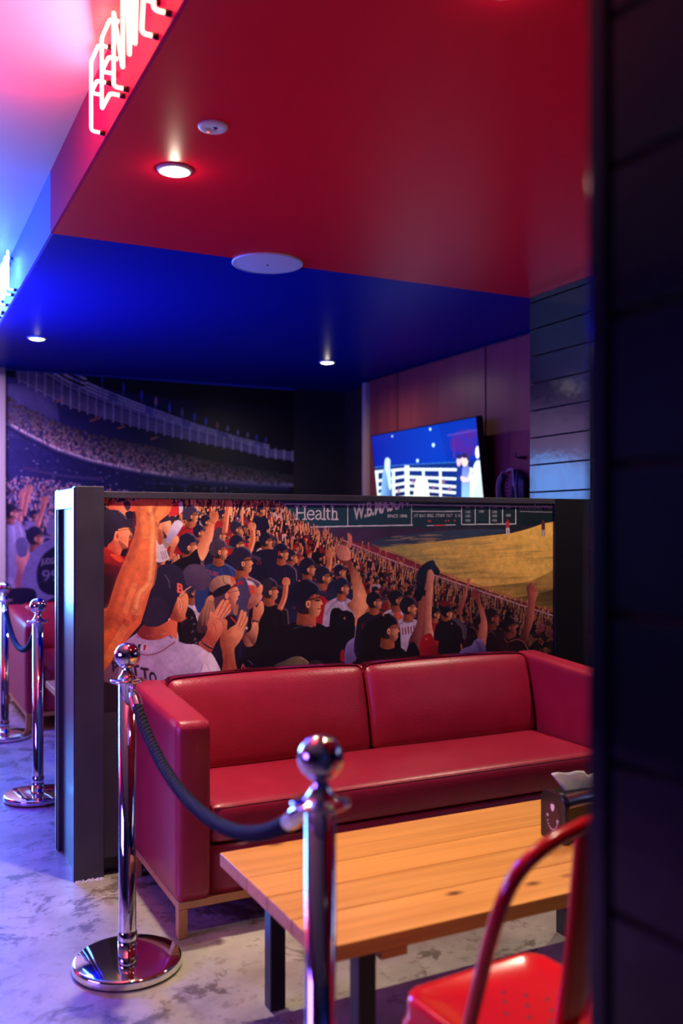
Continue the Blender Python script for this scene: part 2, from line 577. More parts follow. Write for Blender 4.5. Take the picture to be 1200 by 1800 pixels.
obj('corner_post', pbox(PX0 + 0.004, 0.742, PY - 0.004, PY + 0.06, 0, PZ + 0.018), M['black_paint'], part)
obj('corner_post', pbox(PX0 + 0.004, 0.742, PYB - 0.06, PYB, 0, PZ + 0.018), M['black_paint'], part)
obj('end_post', pbox(2.872, 3.084, PY, PY + 0.06, 0, PZ), M['deep_black'], part)
obj('top_rail', pbox(0.742, 3.084, PY + 0.002, PYB, 1.425, PZ), M['black_paint'], part)
obj('core_panel', pbox(0.70, 3.08, PY + 0.020, PYB - 0.04, 0.07, 1.426, 0), M['black_paint'], part)
obj('bottom_rail', pbox(0.742, 2.872, PY + 0.06, PYB - 0.05, 0.0, 0.07, 0), M['black_paint'], part)
ep = obj('end_panel', pbox(PX0 + 0.020, PX0 + 0.035, PY + 0.05, PYB - 0.05, 0.0, PZ - 0.05, 0), M['gloss_paint'], part)
obj('end_frame', pbox(PX0, PX0 + 0.024, PY + 0.004, PY + 0.035, 0.0, PZ + 0.012), M['gloss_paint'], part)
obj('end_frame', pbox(PX0, PX0 + 0.024, PYB - 0.035, PYB - 0.002, 0.0, PZ + 0.012), M['gloss_paint'], part)
obj('end_frame', pbox(PX0, PX0 + 0.024, PY + 0.035, PYB - 0.035, PZ - 0.065, PZ + 0.012), M['gloss_paint'], part)

# crumbly filler left along the foot of the corner post
bm = bmesh.new()
rf = random.Random(11)
path = [(PX0 - PX0 + 0.004 + 0.104 * k / 30, -0.004) for k in range(31)]
ring = []
for k, (x, y) in enumerate(path):
    w, hgt = 0.004 + 0.008 * rf.random(), 0.002 + 0.007 * rf.random()
    ring.append([bm.verts.new(p) for p in ((x, y - w, 0.0), (x, y - w * 0.5, hgt), (x, y + 0.003, hgt * 1.2), (x, y + 0.003, 0.0))])
for a, b in zip(ring[:-1], ring[1:]):
    for k in range(4):
        bm.faces.new((a[k], a[(k + 1) % 4], b[(k + 1) % 4], b[k]))
bm.faces.new(ring[0])
bm.faces.new(ring[-1])
bmesh.ops.recalc_face_normals(bm, faces=bm.faces)
tag(obj('filler', bm, M['end_paint'], part), 'crumbly white filler at the foot of the post', None)

# ------------------------------------------------------------------ sofas
SX0, SX1 = 0.0, 1.90        # sofa width; origin at the front left corner of the floor print


def make_sofa(name, label, group, loc, depth, rotz=0.0):
    t = thing(name, label, 'sofa', loc, rotz, group)
    L = SX1
    aw = 0.113

    def arm_puff(side):
        def f(p, u, v, w):
            q = p.copy()
            # the arm rises slightly towards the back
            q.z += 0.045 * v * w
            bul = math.sin(PI * min(max(v, 0), 1)) * math.sin(PI * min(max(w, 0), 1))
            if side > 0 and u < 0.3:      # soft pull folds on the inner face of the right arm
                a = (v - 0.86) * 0.55 + (w - 0.86) * 1.0
                for (c, wd, am, lo, hi) in ((-0.02, 0.035, 0.007, 0.55, 0.95), (-0.12, 0.03, 0.005, 0.45, 0.85)):
                    g = math.exp(-((v - (0.80 - 0.9 * (0.9 - w) * 0.35 + c)) / wd) ** 2)
                    if lo < w < hi:
                        q.x -= am * g * math.sin(PI * (w - lo) / (hi - lo))
                g = math.exp(-((w - (0.42 + 0.10 * v)) / 0.025) ** 2)
                if v < 0.6:
                    q.x -= 0.008 * g * math.sin(PI * v / 0.6)
            q.x += (0.006 if u > 0.5 else -0.006) * bul
            return q
        return f

    n_arm = (5, 22, 30)
    obj('armrest', soft_box(0, aw, 0, depth, 0.118, 0.692, 0.014, (5, 10, 12), arm_puff(0)), M['leather'], t, True)
    obj('armrest', soft_box(L - aw, L, 0, depth, 0.118, 0.70, 0.022, n_arm, arm_puff(1)), M['leather'], t, True)
    yb = depth - 0.19
    # seat cushion: one long pad with a crowned top

    def seat_puff(p, u, v, w):
        q = p.copy()
        if w > 0.5:
            q.z += 0.010 * math.sin(PI * min(max(u, 0), 1)) * math.sin(PI * min(max(v, 0), 1))
        if v < 0.2:
            q.y -= 0.010 * math.sin(PI * min(max(w, 0), 1))
        return q
    seat = obj('seat_cushion', soft_box(aw + 0.002, L - aw - 0.002, 0.008, yb + 0.03, 0.284, 0.415, 0.022, (24, 12, 8), seat_puff), M['leather'], t, True)
    bm = bmesh.new()
    add_tube(bm, [(aw + 0.012 + (L - 2 * aw - 0.024) * k / 20, 0.0085, 0.402) for k in range(21)], 0.0026, 6)
    obj('piping', bm, M['leather_seam'], seat, True)
    obj('base_panel', soft_box(aw, L - aw, 0.012, depth - 0.02, 0.118, 0.282, 0.01, (8, 4, 4)), M['leather'], t, True)
    mid = L / 2
    for (a, b) in ((aw + 0.002, mid - 0.002), (mid + 0.002, L - aw - 0.002)):
        def back_puff(p, u, v, w):
            q = p.copy()
            u_, w_ = min(max(u, 0), 1), min(max(w, 0), 1)
            if v < 0.6:
                q.y -= (0.036 * math.sin(PI * (0.15 + 0.8 * w_))) * (math.sin(PI * u_) ** 0.35 if 0 < u_ < 1 else 0)
                q.y += 0.02 + 0.075 * w_ ** 1.3
            if w > 0.7:
                q.z += 0.012 * (math.sin(PI * u_) ** 0.5 if 0 < u_ < 1 else 0)
            return q
        bc = obj('back_cushion', soft_box(a, b, yb, depth - 0.045, 0.395, 0.742, 0.034, (18, 6, 14), back_puff), M['leather'], t, True)
    obj('back_frame', soft_box(aw * 0.9, L - aw * 0.9, depth - 0.065, depth, 0.118, 0.735, 0.016, (8, 4, 8)), M['leather'], t, True)
    # wooden rail and feet
    bm = bmesh.new()
    for (x0, x1, y0, y1) in ((0.004, L - 0.004, 0.006, 0.036), (0.004, L - 0.004, depth - 0.036, depth - 0.006), (0.004, 0.034, 0.036, depth - 0.036), (L - 0.034, L - 0.004, 0.036, depth - 0.036)):
        add_box(bm, x0, x1, y0, y1, 0.094, 0.119, 0.002, 1)
    obj('rail', bm, M['light_oak'], t)
    for (x, y) in ((0.004, 0.006), (L - 0.036, 0.006), (0.004, depth - 0.038), (L - 0.036, depth - 0.038)):
        obj('leg', box(x, x + 0.032, y, y + 0.032, 0.0, 0.095, 0.002, 1), M['light_oak'], t)
    return t


make_sofa('sofa', 'red leather two cushion sofa against the crowd mural behind the near wooden table', 'red leather sofas', (0.838, 2.873, 0), 0.63)
make_sofa('sofa', 'purple lit leather sofa in the far booth behind the partition, at the left edge', 'red leather sofas', (0.815, 6.208, 0), 1.12)


# ------------------------------------------------------------------ plank tables
def make_table():
    t = thing('coffee_table', 'low pine plank coffee table with black legs in front of the red sofa', 'table', (0.838, 1.786, 0), math.radians(0.6), 'plank coffee tables')
    L, W, zt, th = 1.30, 0.655, 0.42, 0.036
    bm = bmesh.new()
    ys = [0.0, 0.165, 0.312, 0.447, 0.655]
    for a, b in zip(ys[:-1], ys[1:]):
        add_box(bm, 0, L, a + 0.0018, b - 0.0018, zt - th, zt, 0.0012, 1)
    obj('tabletop', bm, M['pine'], t)
    for x in (0.125, L - 0.165):
        obj('batten', box(x + 0.045, x + 0.115, 0.05, W - 0.05, zt - th - 0.045, zt - th, 0.002), M['pine'], t)
    for x in (0.11, L - 0.17):
        for y in (0.045, W - 0.10):
            obj('leg', box(x, x + 0.045, y, y + 0.045, 0, zt - th, 0.003), M['black_metal'], t)
    return t


table0 = make_table()
dup(table0, (0.846, 4.945, 0), 0.0, 'wooden table corner seen past the partition post in the far booth', 'plank coffee tables')


# ------------------------------------------------------------------ rope barrier
def make_stanchion(label, loc):
    t = thing('stanchion', label, 'barrier post', loc, 0, 'chrome barrier posts')
    bm = bmesh.new()
    add_lathe(bm, [(0, 0.004), (0.158, 0.004), (0.1605, 0.008), (0.1605, 0.024), (0.158, 0.029), (0.152, 0.031), (0.06, 0.036), (0.030, 0.038), (0, 0.038)], 96)
    b = obj('base', bm, M['chrome'], t, True)
    bm = bmesh.new()
    add_lathe(bm, [(0, 0), (0.156, 0), (0.156, 0.006), (0, 0.006)], 64)
    obj('rubber_foot', bm, M['rubber'], b)
    bm = bmesh.new()
    add_lathe(bm, [(0, 0.036), (0.0285, 0.036), (0.0285, 0.105), (0.0262, 0.108), (0.0255, 0.112), (0.0255, 0.856), (0, 0.856)], 48)
    obj('pole', bm, M['chrome'], t, True)
    bm = bmesh.new()
    add_lathe(bm, [(0, 0.852), (0.046, 0.853), (0.0500, 0.856), (0.0508, 0.859), (0.0495, 0.862), (0.044, 0.8635), (0.031, 0.865), (0.024, 0.870), (0.018, 0.880), (0.0140, 0.890), (0.0125, 0.898), (0.0138, 0.904), (0, 0.905)], 64)
    obj('collar', bm, M['chrome'], t, True)
    bm = bmesh.new()
    R = 0.0385
    add_lathe(bm, [(R * math.sin(PI * k / 32), 0.9335 - R * math.cos(PI * k / 32)) for k in range(33)], 64)
    obj('ball_finial', bm, M['chrome'], t, True)
    return t


st = make_stanchion('chrome barrier post standing beside the left arm of the red sofa', (0.656, 2.776, 0))
dup(st, (0.655, 1.405, 0), 0, 'blurred chrome barrier post nearest the viewer, in front of the plank table')
dup(st, (0.673, 4.688, 0), 0, 'chrome barrier post just left of the blue lit partition end')
dup(st, (0.678, 6.116, 0), 0, 'farthest chrome barrier post, cut by the left edge of the photo')


def make_rope(label, a, b, sag):
    """three strands laid round a hanging curve, with a chrome ferrule and hook at both ends"""
    a, b = Vector(a), Vector(b)
    t = thing('barrier_rope', label, 'rope', ((a.x + b.x) / 2, (a.y + b.y) / 2, 0), 0, 'navy barrier ropes')
    o = Vector(((a.x + b.x) / 2, (a.y + b.y) / 2, 0))
    n = 420
    C = []
    k_ = 3.6
    for i in range(n + 1):
        s = i / n
        p = a.lerp(b, s)
        x = (2 * s - 1)
        drop = sag * (1 - (math.cosh(k_ * 0.5 * x) - 1) / (math.cosh(k_ * 0.5) - 1))
        C.append(p - Vector((0, 0, drop)) - o)
    T, N = frames(C)
    length = sum((C[i + 1] - C[i]).length for i in range(n))
    bm = bmesh.new()
    i0, i1 = int(n * 0.045), int(n * 0.955)
    for s in range(3):
        pts = []
        for i in range(i0, i1 + 1):
            ang = 2 * PI * (i / n * length / 0.054 + s / 3)
            bb = T[i].cross(N[i])
            pts.append(C[i] + (N[i] * math.cos(ang) + bb * math.sin(ang)) * 0.0084)
        add_tube(bm, pts, 0.0076, 8)
    obj('cord', bm, M['rope'], t, True)
    for end in (0, 1):
        idx = list(range(int(n * 0.012), int(n * 0.065))) if end == 0 else list(range(int(n * 0.935), int(n * 0.988)))
        bm = bmesh.new()
        prof = []
        for q in range(len(idx)):
            f = q / (len(idx) - 1)
            f = f if end == 0 else 1 - f
            prof.append(0.0075 + 0.0095 * min(1, f * 2.2) ** 0.7)
        add_tube(bm, [C[i] for i in idx], prof, 16)
        fe = obj('ferrule', bm, M['chrome'], t, True)
        bm = bmesh.new()
        c0 = C[idx[0]] if end == 0 else C[idx[-1]]
        e = C[0] if end == 0 else C[-1]
        d = (e - c0).normalized()
        side = d.cross(Vector((1, 0, 0))).normalized()
        ring = [c0 + d * (0.012 + 0.012 * math.cos(q * 2 * PI / 16)) + side * 0.010 * math.sin(q * 2 * PI / 16) for q in range(16)]
        add_tube(bm, ring, 0.0028, 8, closed=True)
        obj('hook', bm, M['chrome'], fe, True)
    return t


make_rope('thick twisted navy rope hanging between the two nearest barrier posts', (0.660, 2.745, 0.846), (0.650, 1.44, 0.848), 0.185)
make_rope('navy rope hanging between the two far barrier posts at the left edge', (0.676, 6.085, 0.846), (0.674, 4.72, 0.846), 0.20)

# ------------------------------------------------------------------ the red metal chair
ch = thing('metal_chair', 'red enamelled metal chair with hoop back and perforated seat beside the plank table', 'chair', (1.052, 1.375, 0), math.radians(5))
SW, SD, SZ = 0.168, 0.155, 0.448


def seat_outline(hw, hd, r, n=8):
    pts = []
    for (cx, cy, a0) in ((hw - r, hd - r, 0), (-hw + r, hd - r, 90), (-hw + r, -hd + r, 180), (hw - r, -hd + r, 270)):
        for k in range(n + 1):
            a = math.radians(a0 + 90 * k / n)
            pts.append((cx + r * math.cos(a), cy + r * math.sin(a)))
    return pts


bm = bmesh.new()
loops = []
for (hw, hd, r, z) in ((SW + 0.012, SD + 0.012, 0.052, SZ - 0.058), (SW + 0.010, SD + 0.010, 0.052, SZ - 0.050), (SW + 0.004, SD + 0.004, 0.048, SZ - 0.040), (SW + 0.004, SD + 0.004, 0.048, SZ - 0.012), (SW + 0.001, SD + 0.001, 0.046, SZ - 0.003), (SW - 0.006, SD - 0.006, 0.042, SZ), (SW - 0.016, SD - 0.016, 0.036, SZ - 0.001), (SW - 0.024, SD - 0.024, 0.03, SZ - 0.004), (SW - 0.08, SD - 0.08, 0.02, SZ - 0.006)):
    loops.append([bm.verts.new((x, y, z)) for (x, y) in seat_outline(hw, hd, r)])
for a, b in zip(loops[:-1], loops[1:]):
    for k in range(len(a)):
        k2 = (k + 1) % len(a)
        bm.faces.new((a[k], a[k2], b[k2], b[k]))
bm.faces.new(loops[-1])
seat = obj('seat', bm, M['red_metal'], ch, True)
for (hx, hy) in ((-0.022, 0.028), (0.028, 0.026), (-0.047, -0.004), (0.004, -0.004), (0.052, -0.006), (-0.020, -0.036), (0.030, -0.038), (0.0, 0.055), (0.004, -0.066)):
    obj('drain_hole', add_lathe(bmesh.new(), [(0.0048, 0), (0.0046, 0.0006), (0, 0.0006)], 14, hx, hy, SZ - 0.0062), M['black_metal'], seat)
# hoop back: one bent tube leaning backwards
hp = [(-0.192, -0.060, SZ - 0.05), (-0.195, -0.075, SZ + 0.02), (-0.192, -0.118, SZ + 0.17), (-0.186, -0.148, SZ + 0.262), (-0.163, -0.166, SZ + 0.322), (-0.115, -0.176, SZ + 0.358), (-0.05, -0.182, SZ + 0.378), (0, -0.184, SZ + 0.384)]
hp = hp + [(-x, y, z) for (x, y, z) in reversed(hp[:-1])]
bm = bmesh.new()
add_tube(bm, catmull(hp, 8), 0.0125, 16)
obj('hoop_back', bm, M['red_metal'], ch, True)
# central splat: curved sheet with folded edges, narrower at the seat
bm = bmesh.new()
rows = []
for k in range(15):
    f = k / 14
    z = SZ + 0.004 + 0.372 * f
    y = -0.118 - 0.066 * f ** 0.8
    hw = 0.034 + 0.014 * f
    row = []
    for (u, dy) in ((-1, 0.010), (-0.93, 0.002), (-0.8, 0.0), (0, -0.006), (0.8, 0.0), (0.93, 0.002), (1, 0.010)):
        row.append(Vector((hw * u, y + dy, z)))
    rows.append(row)
fr = [[bm.verts.new(p) for p in r] for r in rows]
bk = [[bm.verts.new(p + Vector((0, -0.0025, 0))) for p in r] for r in rows]
nn = len(fr[0])
for i in range(14):
    for j in range(nn - 1):
        bm.faces.new((fr[i][j], fr[i + 1][j], fr[i + 1][j + 1], fr[i][j + 1]))
        bm.faces.new((bk[i][j], bk[i][j + 1], bk[i + 1][j + 1], bk[i + 1][j]))
    bm.faces.new((fr[i][0], bk[i][0], bk[i + 1][0], fr[i + 1][0]))
    bm.faces.new((fr[i][-1], fr[i + 1][-1], bk[i + 1][-1], bk[i][-1]))
for j in range(nn - 1):
    bm.faces.new((fr[0][j], fr[0][j + 1], bk[0][j + 1], bk[0][j]))
    bm.faces.new((fr[14][j], bk[14][j], bk[14][j + 1], fr[14][j + 1]))
obj('splat', bm, M['red_metal'], ch, True)
for (sx, sy) in ((-1, 1), (1, 1), (-1, -1), (1, -1)):
    bm = bmesh.new()
    top = Vector((sx * 0.136, sy * 0.126, SZ - 0.045))
    bot = Vector((sx * 0.174, sy * 0.174, 0.012))
    pr = [(-0.016, -0.016), (0.018, -0.012), (0.018, 0.018), (-0.012, 0.018)]
    a = [bm.verts.new(top + Vector((sx * u * 1.3, sy * v * 1.3, 0))) for (u, v) in pr]
    b = [bm.verts.new(bot + Vector((sx * u * 0.8, sy * v * 0.8, 0))) for (u, v) in pr]
    for k in range(4):
        k2 = (k + 1) % 4
        bm.faces.new((a[k], a[k2], b[k2], b[k]))
    bm.faces.new(a)
    bm.faces.new(b)
    bmesh.ops.recalc_face_normals(bm, faces=bm.faces)
    lg = obj('leg', bm, M['red_metal'], ch)
    obj('foot_cap', box(sx * 0.174 - 0.014, sx * 0.174 + 0.014, sy * 0.174 - 0.014, sy * 0.174 + 0.014, 0, 0.016, 0.003), M['rubber'], lg)
for (sx, sy) in ((1, 1), (1, -1)):
    bm = bmesh.new()
    a = Vector((-0.145 * sx, -0.138 * sy, 0.30))
    add_tube(bm, [a, -Vector((a.x, a.y, 0)) + Vector((0, 0, 0.30))], 0.006, 8)
    obj('cross_brace', bm, M['red_metal'], ch, True)

# ------------------------------------------------------------------ napkin dispenser on the table
dz = 0.42
dp = thing('napkin_dispenser', 'black napkin dispenser with white emblem standing on the pine table', 'napkin dispenser', (1.716, 2.058, dz), math.radians(0.5))
DL, DW, DH = 0.215, 0.108, 0.142


def rounded_profile(w, h, r, n=8):
    p = [(0.004, 0), (w - 0.004, 0), (w, 0.006)]
    for k in range(n + 1):
        a = PI / 2 * k / n
        p.append((w - r + r * math.cos(a), h - r + r * math.sin(a)))
    for k in range(n + 1):
        a = PI / 2 + PI / 2 * k / n
        p.append((r + r * math.cos(a), h - r + r * math.sin(a)))
    p.append((0, 0.006))
    return p


def prism_x(bm, prof, x0, x1, oy=0, oz=0):
    a = [bm.verts.new((x0, oy + y, oz + z)) for (y, z) in prof]
    b = [bm.verts.new((x1, oy + y, oz + z)) for (y, z) in prof]
    n = len(prof)
    for k in range(n):
        k2 = (k + 1) % n
        bm.faces.new((a[k], b[k], b[k2], a[k2]))
    bm.faces.new(a)
    bm.faces.new(list(reversed(b)))
    bmesh.ops.recalc_face_normals(bm, faces=bm.faces)
    return bm


for x0 in (0.0, DL - 0.020):
    bm = prism_x(bmesh.new(), rounded_profile(DW, DH, 0.034), x0, x0 + 0.020)
    bmesh.ops.bevel(bm, geom=[e for e in bm.edges if abs(e.verts[0].co.x - e.verts[1].co.x) < 1e-6], offset=0.004, segments=2, profile=0.5, affect='EDGES')
    obj('end_cap', bm, M['black_plastic'], dp)
bm = prism_x(bmesh.new(), rounded_profile(DW - 0.016, DH - 0.022, 0.022), 0.018, DL - 0.018, 0.008, 0.006)
obj('body', bm, M['smoked'], dp)
# curved bright cover strip along the near top edge, and dark cover round the slot
bm = bmesh.new()
cs = []
for k in range(9):
    a = math.radians(-5 + 72 * k / 8)
    cs.append((0.034 - 0.030 * math.cos(a) , DH - 0.040 + 0.032 * math.sin(a) + 0.004))
for x0, x1 in ((0.021, DL - 0.021),):
    fr = [[bm.verts.new((x0 + (x1 - x0) * i / 12, y, z + 0.004 * math.sin(PI * i / 12))) for (y, z) in cs] for i in range(13)]
    bk = [[bm.verts.new((x0 + (x1 - x0) * i / 12, y + 0.003, z - 0.002 + 0.004 * math.sin(PI * i / 12))) for (y, z) in cs] for i in range(13)]
    for i in range(12):
        for j in range(8):
            bm.faces.new((fr[i][j], fr[i][j + 1], fr[i + 1][j + 1], fr[i + 1][j]))
            bm.faces.new((bk[i][j], bk[i + 1][j], bk[i + 1][j + 1], bk[i][j + 1]))
    bmesh.ops.recalc_face_normals(bm, faces=bm.faces)
tag(obj('cover_strip', bm, M['silver'], dp, True), 'shiny curved silver cover strip', None)
obj('slot_cover', box(0.019, DL - 0.019, 0.030, DW - 0.012, DH - 0.018, DH - 0.008, 0.003), M['black_plastic'], dp)
# emblem on the end: dark oval with a small white shield, side ticks and a curved line of lettering strokes
bm = bmesh.new()
add_lathe(bm, [(0, 0), (1, 0), (1, 0.0008), (0, 0.0008)], 48)
for v in bm.verts:
    v.co = Vector((-0.0002 - v.co.z, 0.052 + 0.034 * v.co.x, 0.066 + 0.048 * v.co.y))
bmesh.ops.recalc_face_normals(bm, faces=bm.faces)
em = obj('emblem_ground', bm, M['emblem_ground'], dp)


def mark(pts):
    bm_ = bmesh.new()
    f = [bm_.verts.new((-0.0016, 0.052 - y, 0.066 + z)) for (y, z) in pts]
    g = [bm_.verts.new((-0.0009, 0.052 - y, 0.066 + z)) for (y, z) in pts]
    n_ = len(pts)
    bm_.faces.new(f)
    bm_.faces.new(list(reversed(g)))
    for k in range(n_):
        bm_.faces.new((f[k], g[k], g[(k + 1) % n_], f[(k + 1) % n_]))
    bmesh.ops.recalc_face_normals(bm_, faces=bm_.faces)
    return bm_


obj('shield', mark([(-0.0075, 0.038), (0, 0.040), (0.0075, 0.038), (0.0075, 0.028), (0.004, 0.022), (0, 0.019), (-0.004, 0.022), (-0.0075, 0.028)]), M['emblem'], dp)
for (y, z) in ((-0.0235, 0.004), (-0.0195, 0.004), (0.0195, -0.004), (0.0235, -0.004)):
    obj('tick', mark([(y - 0.0012, z - 0.004), (y + 0.0012, z - 0.004), (y + 0.0012, z + 0.004), (y - 0.0012, z + 0.004)]), M['emblem'], dp)
for k in range(9):
    a = math.radians(205 + 130 * k / 8)
    c_, s_ = math.cos(a), math.sin(a)
    y, z = 0.0235 * c_, 0.036 * s_ + 0.003
    obj('letter_stroke', mark([(y - 0.0016, z - 0.0022), (y + 0.0016, z - 0.0022), (y + 0.0016, z + 0.0022), (y - 0.0016, z + 0.0022)]), M['emblem'], dp)

# the tissue standing out of the slot: folded sheet with thickness
bm = bmesh.new()
NU, NV = 16, 7
fr = []
for i in range(NU + 1):
    u = i / NU
    row = []
    top = 0.058 - 0.004 * u + 0.002 * math.sin(u * 15)
    if u > 0.72:
        top -= 0.016 * min(1, (u - 0.72) / 0.05)
    for j in range(NV + 1):
        v = j / NV
        x = 0.052 + 0.105 * u - 0.044 * v * (1 - u) ** 1.3 + 0.010 * v * u
        y = 0.056 + 0.006 * math.sin(u * 6 + v * 1.5) * v + 0.010 * v * v - 0.004 * v * (1 - u)
        row.append(bm.verts.new((x, y, DH - 0.012 + top * v)))
    fr.append(row)
for i in range(NU):
    for j in range(NV):
        bm.faces.new((fr[i][j], fr[i + 1][j], fr[i + 1][j + 1], fr[i][j + 1]))
nap = obj('napkin', bm, M['tissue'], None, True)
nap.location = (1.716, 2.058, dz)
sm = nap.modifiers.new('thickness', 'SOLIDIFY')
sm.thickness = 0.0025
tag(nap, 'white paper napkin sticking up out of the black dispenser', 'napkin')

# ------------------------------------------------------------------ ceiling fixtures


def downlight(loc, label):
    t = thing('downlight', label, 'ceiling light', loc, 0, 'round downlights')
    bm = bmesh.new()
    add_lathe(bm, [(0.045, -0.004), (0.050, -0.010), (0.058, -0.007), (0.061, 0.0), (0.045, 0.0), (0.045, -0.004)], 48)
    obj('trim_ring', bm, M['white_plastic'], t, True)
    bm = bmesh.new()
    add_lathe(bm, [(0.0455, -0.004), (0.042, -0.009), (0.030, -0.013), (0.015, -0.015), (0, -0.0155)], 40)
    obj('diffuser', bm, M['lamp_glow'], t, True)


DL_LABELS = ['glowing round downlight in the red ceiling near the red neon sign',
             'glowing round downlight in the blue ceiling at the left edge above the stadium mural',
             'small lit downlight at the far right of the blue ceiling above the screen',
             'round downlight in the red ceiling over the right arm of the red sofa',
             'round downlight in the red ceiling over the plank table']
for k, (x, y, z, p, ang) in enumerate(DOWNLIGHTS):
    downlight((x, y, z), DL_LABELS[k])
sd = thing('smoke_detector', 'white round smoke detector with a red light on the red ceiling', 'smoke detector', (0.901, 2.71, ZC))
bm = bmesh.new()
add_lathe(bm, [(0.046, 0), (0.046, -0.003), (0.044, -0.006), (0.036, -0.008), (0.016, -0.009), (0.014, -0.007), (0, -0.007)], 48)
obj('housing', bm, M['white_plastic'], sd, True)
bm = bmesh.new()
add_lathe(bm, [(0.0085, -0.006), (0.008, -0.010), (0, -0.0105)], 20, 0.004, -0.010)
obj('sensor_cap', bm, M['black_plastic'], sd, True)
bm = bmesh.new()
add_lathe(bm, [(0.0045, -0.006), (0.004, -0.0105), (0, -0.0115)], 16, -0.006, 0.026)
tag(obj('indicator_light', bm, M['red_led'], sd, True), 'small red indicator light', None)
sp = thing('ceiling_speaker', 'large white round ceiling speaker on the line between red and blue ceiling', 'speaker', (1.595, 4.003, ZC))
bm = bmesh.new()
add_lathe(bm, [(0.165, 0), (0.165, -0.005), (0.162, -0.008), (0.158, -0.008)], 72)
obj('rim', bm, M['white_plastic'], sp, True)
bm = bmesh.new()
add_lathe(bm, [(0.159, -0.006), (0.10, -0.009), (0, -0.010)], 72)
obj('grille', bm, M['grey_mesh'], sp, True)
bm = bmesh.new()
add_lathe(bm, [(0.006, -0.0095), (0.005, -0.012), (0, -0.012)], 16)
obj('badge', bm, M['black_plastic'], sp)

# ------------------------------------------------------------------ neon signs on the soffit
STROKES = {
    'F': [[(0.0, -0.02), (0.0, 1), (0.95, 1)], [(0.0, 0.54), (0.75, 0.54)]],
    'E': [[(0.95, 0), (0, 0), (0, 1), (0.95, 1)], [(0, 0.53), (0.8, 0.53)]],
    'N': [[(0, 0), (0, 1), (0.95, 0), (0.95, 1)]],
    'W': [[(0, 1), (0.24, 0), (0.5, 0.8), (0.76, 0), (1, 1)]],
    'A': [[(0, 0), (0.42, 1), (0.58, 1), (1, 0)], [(0.16, 0.36), (0.84, 0.36)]],
    'Y': [[(0, 1), (0.5, 0.48), (1, 1)], [(0.5, 0.48), (0.5, 0)]],
    'K': [[(0, 0), (0, 1)], [(0.95, 1), (0, 0.45), (0.95, 0)]],
    'S': [[(0.95, 0.85), (0.75, 1), (0.2, 1), (0, 0.85), (0, 0.62), (0.95, 0.42), (0.95, 0.15), (0.75, 0), (0.2, 0), (0, 0.15)]],
    'T': [[(0, 1), (1, 1)], [(0.5, 1), (0.5, 0)]],
    'D': [[(0, 0), (0, 1), (0.6, 1), (0.95, 0.75), (0.95, 0.25), (0.6, 0), (0, 0)]],
    'I': [[(0.4, 0), (0.4, 1)]],
    'U': [[(0, 1), (0, 0.15), (0.2, 0), (0.75, 0), (0.95, 0.15), (0.95, 1)]],
    'M': [[(0, 0), (0, 1), (0.5, 0.35), (1, 1), (1, 0)]],
}


def soft_corners(pts, r=0.012):
    out = [Vector(pts[0])]
    for a, b, c in zip(pts[:-2], pts[1:-1], pts[2:]):
        a, b, c = Vector(a), Vector(b), Vector(c)
        d1, d2 = (a - b), (c - b)
        k1, k2 = min(r, d1.length * 0.45), min(r, d2.length * 0.45)
        p, q = b + d1.normalized() * k1, b + d2.normalized() * k2
        for t in (0, 0.25, 0.5, 0.75, 1):
            out.append(p * (1 - t) ** 2 + b * 2 * t * (1 - t) + q * t * t)
    out.append(Vector(pts[-1]))
    return out


def neon(name, label, word, y_start, pitch, width, z0, h, glow, wallx, group=None):
    t = thing(name, label, 'neon sign', (wallx, y_start, z0), 0, group)
    for k, c in enumerate(word):
        if c == ' ':
            continue
        parts = []
        oy = -pitch * k
        for st_ in STROKES[c]:
            pts = [(-0.042, oy - width * u, h * v) for (u, v) in st_]
            # each tube turns back to the wall at its two ends
            pts = [(-0.012, pts[0][1], pts[0][2])] + pts + [(-0.012, pts[-1][1], pts[-1][2])]
            lo = obj('letter_tube', add_tube(bmesh.new(), soft_corners(pts), 0.0058, 8), glow, t, True)
            for e in (pts[0], pts[-1]):
                obj('standoff', add_tube(bmesh.new(), [(0, e[1], e[2]), (-0.016, e[1], e[2])], 0.0085, 10), M['black_plastic'], lo, True)
    return t


neon('neon_sign', 'red neon lettering reading FENWAY on the red soffit at the top of the photo', 'FENWAY', 2.945, 0.158, 0.118, 2.560, 0.212, M['red_neon'], XS - 0.012)
neon('neon_sign', 'white blue neon lettering at the left edge on the blue soffit', 'YANKEE STADIUM', 7.17, 0.150, 0.115, 2.556, 0.205, M['blue_neon'], XS - 0.012)

# ------------------------------------------------------------------ screen on the right wall
TVW, TVH = 1.452, 0.832
tv = thing('television', 'large flat screen tilted forward on the wood panels above the partition', 'screen', (3.45, 5.735, 2.036 - TVH * math.cos(math.radians(6.5))), 0)
tilt = math.radians(6.5)
tvf = Matrix.Rotation(tilt, 4, 'Y')


def tv_bm(bm):
    # screen space: x depth (screen faces -x), y along the wall, z up from the lower edge; the top leans into the room
    bmesh.ops.transform(bm, matrix=Matrix.Translation((math.sin(tilt) * TVH, 0, 0)) @ Matrix.Rotation(-tilt, 4, 'Y'), verts=bm.verts)
    return bm


